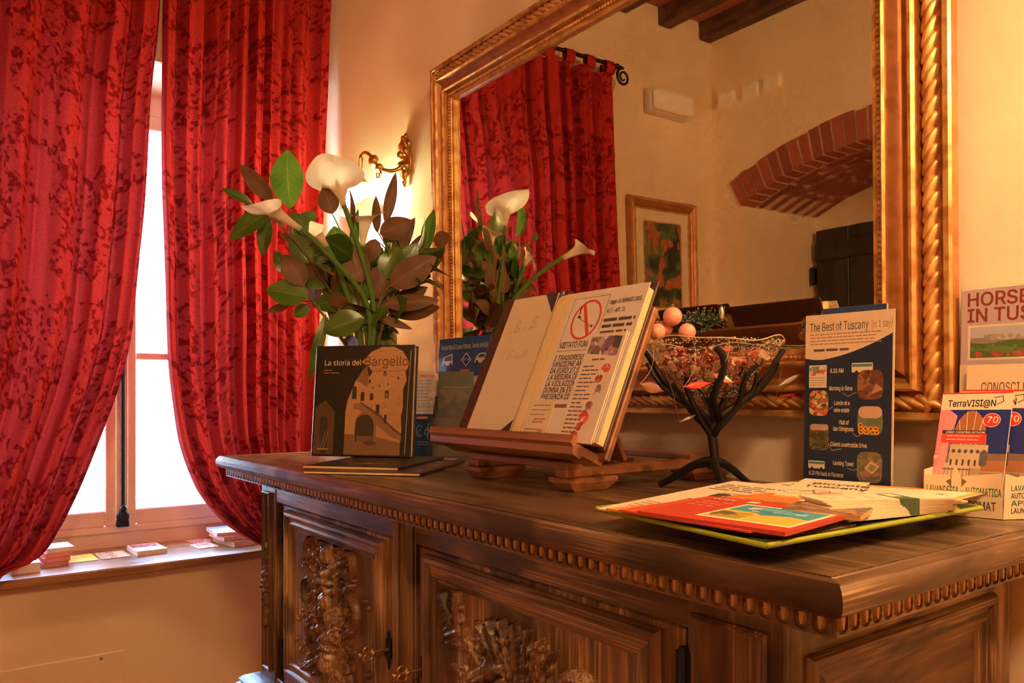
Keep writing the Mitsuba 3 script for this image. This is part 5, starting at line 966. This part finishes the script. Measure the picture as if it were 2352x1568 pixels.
LEAVES = [('g', -1998, 766, 1536, -2004, 757, 1691, 74, 1), ('b', -2026, 727, 1552, -2077, 659, 1652, 41, 0), ('g', -2026, 677, 1538, -2074, 613, 1581, 21, 0), ('g', -2011, 715, 1521, -2074, 630, 1450, 56, 0), ('g', -2032, 720, 1512, -2042, 706, 1412, 35, 0), ('g', -1959, 818, 1460, -1997, 767, 1525, 39, 0), ('b', -2007, 787, 1460, -2034, 750, 1473, 26, 0), ('b', -1948, 782, 1330, -1979, 741, 1411, 56, 0), ('b', -1956, 821, 1347, -1981, 788, 1469, 83, 0), ('g', -2020, 769, 1363, -2043, 738, 1429, 31, 0), ('g', -1941, 792, 1300, -2007, 703, 1321, 64, 0), ('b', -2000, 762, 1284, -2035, 715, 1267, 20, 0), ('g', -1969, 804, 1282, -1993, 773, 1254, 30, 0), ('g', -1846, 903, 1245, -1909, 817, 1211, 60, 0), ('g', -1899, 865, 1379, -1912, 848, 1486, 65, 1), ('g', -1874, 882, 1403, -1918, 823, 1454, 64, 1), ('b', -1859, 952, 1469, -1808, 1020, 1504, 54, 0), ('g', -1860, 984, 1350, -1817, 1043, 1451, 48, 0), ('b', -1826, 964, 1331, -1754, 1060, 1407, 65, 0), ('g', -1845, 971, 1321, -1788, 1048, 1349, 22, 0), ('b', -1853, 961, 1284, -1767, 1076, 1297, 37, 0), ('b', -1864, 945, 1254, -1808, 1020, 1221, 20, 0), ('g', -1831, 1074, 1430, -1818, 1091, 1546, 33, 1), ('b', -1776, 1064, 1452, -1738, 1114, 1460, 48, 0), ('b', -1877, 978, 1502, -1861, 1000, 1638, 26, 0), ('b', -1890, 961, 1479, -1893, 957, 1577, 22, 0), ('g', -1871, 937, 1225, -1899, 898, 1269, 43, 0), ('g', -1924, 831, 1258, -1950, 796, 1084, 24, 0), ('b', -1952, 861, 1526, -1965, 843, 1600, 48, 1), ('b', -1866, 944, 1456, -1876, 930, 1395, 39, 0), ('g', -1855, 991, 1464, -1864, 979, 1372, 31, 0), ('g', -1915, 910, 1394, -1912, 914, 1539, 24, 1), ('b', -1941, 908, 1300, -1971, 869, 1384, 66, 0), ('g', -1902, 962, 1300, -1928, 926, 1384, 66, 0), ('g', -1929, 941, 1354, -1900, 981, 1443, 53, 0), ('g', -1979, 892, 1311, -1957, 921, 1419, 58, 0), ('g', -1991, 859, 1310, -1964, 895, 1377, 58, 0)]
view_n = np.array([.8025, -.5967, .12])
nodes = [('upper left', [(VX, VY, .93), (-1.90, .89, 1.20), (-1.955, .80, 1.40), (-2.022, .722, 1.515)]), ('lower left', [(VX - .01, VY, .93), (-1.905, .89, 1.16), (-1.94, .81, 1.28), (-1.985, .775, 1.345)]),
         ('middle', [(VX, VY + .01, .93), (-1.885, .915, 1.20), (-1.89, .895, 1.36), (-1.905, .885, 1.45)]), ('right hand', [(VX + .01, VY, .93), (-1.875, .93, 1.17), (-1.855, .96, 1.33), (-1.845, .99, 1.45)]),
         ('far right', [(VX + .01, VY + .02, .93), (-1.865, .955, 1.20), (-1.84, 1.01, 1.36), (-1.82, 1.062, 1.44)]), ('low', [(VX, VY - .01, .93), (-1.882, .922, 1.10), (-1.872, .93, 1.18), (-1.868, .934, 1.26)]),
         ('rear', [(VX, VY + .02, .93), (-1.885, .96, 1.20), (-1.88, 1.01, 1.33), (-1.885, 1.05, 1.42)])]
R = random.Random(21)
for q in ((-1930, 905, 1300, -1985, 850, 1385, 70), (-1905, 900, 1330, -1950, 870, 1440, 66), (-1900, 905, 1240, -1960, 850, 1290, 62), (-1880, 915, 1270, -1930, 880, 1370, 70), (-1870, 935, 1300, -1850, 975, 1400, 60), (-1900, 890, 1380, -1935, 850, 1465, 64), (-1875, 910, 1340, -1890, 880, 1440, 62), (-1935, 840, 1330, -2000, 790, 1390, 60), (-1920, 870, 1380, -1975, 815, 1440, 58), (-1880, 920, 1235, -1835, 965, 1275, 52), (-1960, 800, 1390, -1990, 765, 1470, 50), (-1855, 960, 1350, -1835, 1000, 1440, 55)):
    LEAVES.append((R.choice('gggb'), *q, 0))
for i in range(50):                                              # leaves on the wall side, seen in the mirror
    c_ = spline(nodes[[6, 0, 4, 3, 6, 1, 0, 5, 2][i % 9]][1], 20); b = c_[R.randint(9, 19)] + np.array([R.uniform(-.01, .01), R.uniform(0, .02), R.uniform(-.01, .01)])
    d = np.array([R.uniform(-1, .8), R.uniform(-.1, .8), R.uniform(-.35, .9)]); d /= np.linalg.norm(d); e = b + d * R.uniform(.10, .15); e[1] = min(e[1], 1.095)
    LEAVES.append((R.choice('gggb'), *[int(v * 1000) for v in (*b, *e)], int(R.uniform(36, 60)), 0, 1))
curves = [spline(n[1], 40) for n in nodes]; br_keys = []
for (nm, pts), c in zip(nodes, curves):
    k = thing('magnolia_branch', f'magnolia branch with glossy green leaves, the {nm} one in the vase', 'flower branch', 'magnolia branches in the vase'); br_keys.append(k)
    part(k, 'stem', tube(c, np.linspace(.0045, .0028, 40), 7), 'matte', True, rgb=(.13, .09, .03))
for L in LEAVES:
    kind, co, W, lit = L[0], np.array(L[1:7]) / 1000., L[7] / 1000., L[8]; rear = len(L) > 9
    b, e = co[:3].copy(), co[3:].copy()
    for p in (b, e): p[1] = min(p[1], 1.095)
    best = min(((np.linalg.norm(c[8:] - b, axis=1).min(), i) for i, c in enumerate(curves)))
    i = best[1]; c = curves[i][8:]; j = np.linalg.norm(c - b, axis=1).argmin(); q = c[max(j - 3, 0)]
    n = view_n + np.array([R.uniform(-.35, .35), R.uniform(-.35, .35), R.uniform(-.1, .45)])
    if rear: n = np.array([R.uniform(-.6, .6), R.uniform(.2, 1), R.uniform(0, .9)])
    if kind == 'b': n = -n
    m, uv = leaf_mesh(b, e, W * 1.15, n, R.uniform(.02, .16) * (1 if kind == 'g' else -1), R.uniform(.12, .30), twist=R.uniform(-.4, .4))
    lk = part(br_keys[i], 'leaf', m, 'leaf_lit' if lit and kind == 'g' else 'leaf', True, uv=uv)
    if np.linalg.norm(q - b) > .004:
        part(lk, 'leaf_stalk', tube(spline([q, (q + b) / 2 + np.array([0, 0, .004]), b + (e - b) * .04], 8), np.linspace(.0020, .0012, 8), 5), 'matte', True, rgb=(.16, .15, .05))
def calla(label, base, tip, wid, stem, face, open_=1.0):
    k = thing('calla_lily', label, 'flower', 'calla lilies in the vase')
    base, tip = np.asarray(base, float), np.asarray(tip, float); a = tip - base; L = np.linalg.norm(a); a /= L
    f = np.asarray(face, float); f = f - a * (f @ a); f /= np.linalg.norm(f); s = np.cross(a, f)
    nu, nv = 22, 33; P = []
    for u in np.linspace(0, 1, nu):
        row = []
        for th in np.linspace(-PI, PI, nv):
            bk = (1 + math.cos(th)) / 2                         # 1 at the pointed back of the spathe, 0 at the overlapping front
            ln = L * (.62 + .38 * bk ** 1.5) * u
            r = .007 + (wid / 2 - .007) * (u ** 1.9) * (.75 + .35 * math.sin(abs(th))) * open_
            ov = 1 + .10 * th / PI
            d = -f * math.cos(th) + s * math.sin(th) * ov
            curlo = .22 * wid * max(0, u - .72) / .28 * max(0, u - .72) / .28
            tipo = a * .012 * max(0, math.cos(th)) ** 8 * u ** 6
            row.append(base + a * (ln - curlo * .7 * (1 - bk)) + d * (r + curlo) + tipo)
        P.append(row)
    part(k, 'spathe', surf(P), 'calla_petal', True)
    part(k, 'spadix', tube([base + a * L * .12, base + a * L * .35 - f * .002, base + a * L * .58], [.004, .0045, .003], 8), 'matte', True, rgb=(.75, .50, .06))
    part(k, 'stem', tube(spline(list(stem) + [base + a * .006], 40), np.linspace(.0078, .0066, 40), 9), 'matte', True, rgb=(.075, .15, .028), label='thick green stem')
mm = lambda *p: tuple(v / 1000. for v in p)
calla('large calla lily glowing in front of the wall lamp, highest in the bouquet', mm(-1906, 873, 1540), mm(-1917, 848, 1650), .100, [mm(-1868, 930, 930), mm(-1870, 936, 1178), mm(-1869, 938, 1282), mm(-1875, 915, 1389), mm(-1895, 887, 1492)], (-.6, .7, .1))
calla('cream calla lily pointing to the left over the curtain, on a slanting stem', mm(-1823, 722, 1448), mm(-1812, 605, 1500), .050, [mm(-1880, 915, 940), mm(-1866, 928, 1220), mm(-1852, 905, 1296), mm(-1845, 816, 1385), mm(-1832, 758, 1428)], (.6, .2, .7), .9)
calla('upright calla lily below the wall lamp in the middle of the bouquet', mm(-1912, 929, 1440), mm(-1911, 934, 1575), .078, [mm(-1895, 915, 935), mm(-1890, 931, 1218), mm(-1902, 928, 1350), mm(-1911, 929, 1410)], (.7, -.6, .1), .9)
calla('small half open calla lily bud under the largest lily', mm(-1888, 818, 1425), mm(-1897, 783, 1478), .034, [mm(-1890, 920, 940), mm(-1888, 905, 1200), mm(-1885, 860, 1340), mm(-1886, 830, 1405)], (.6, -.6, .3), .8)
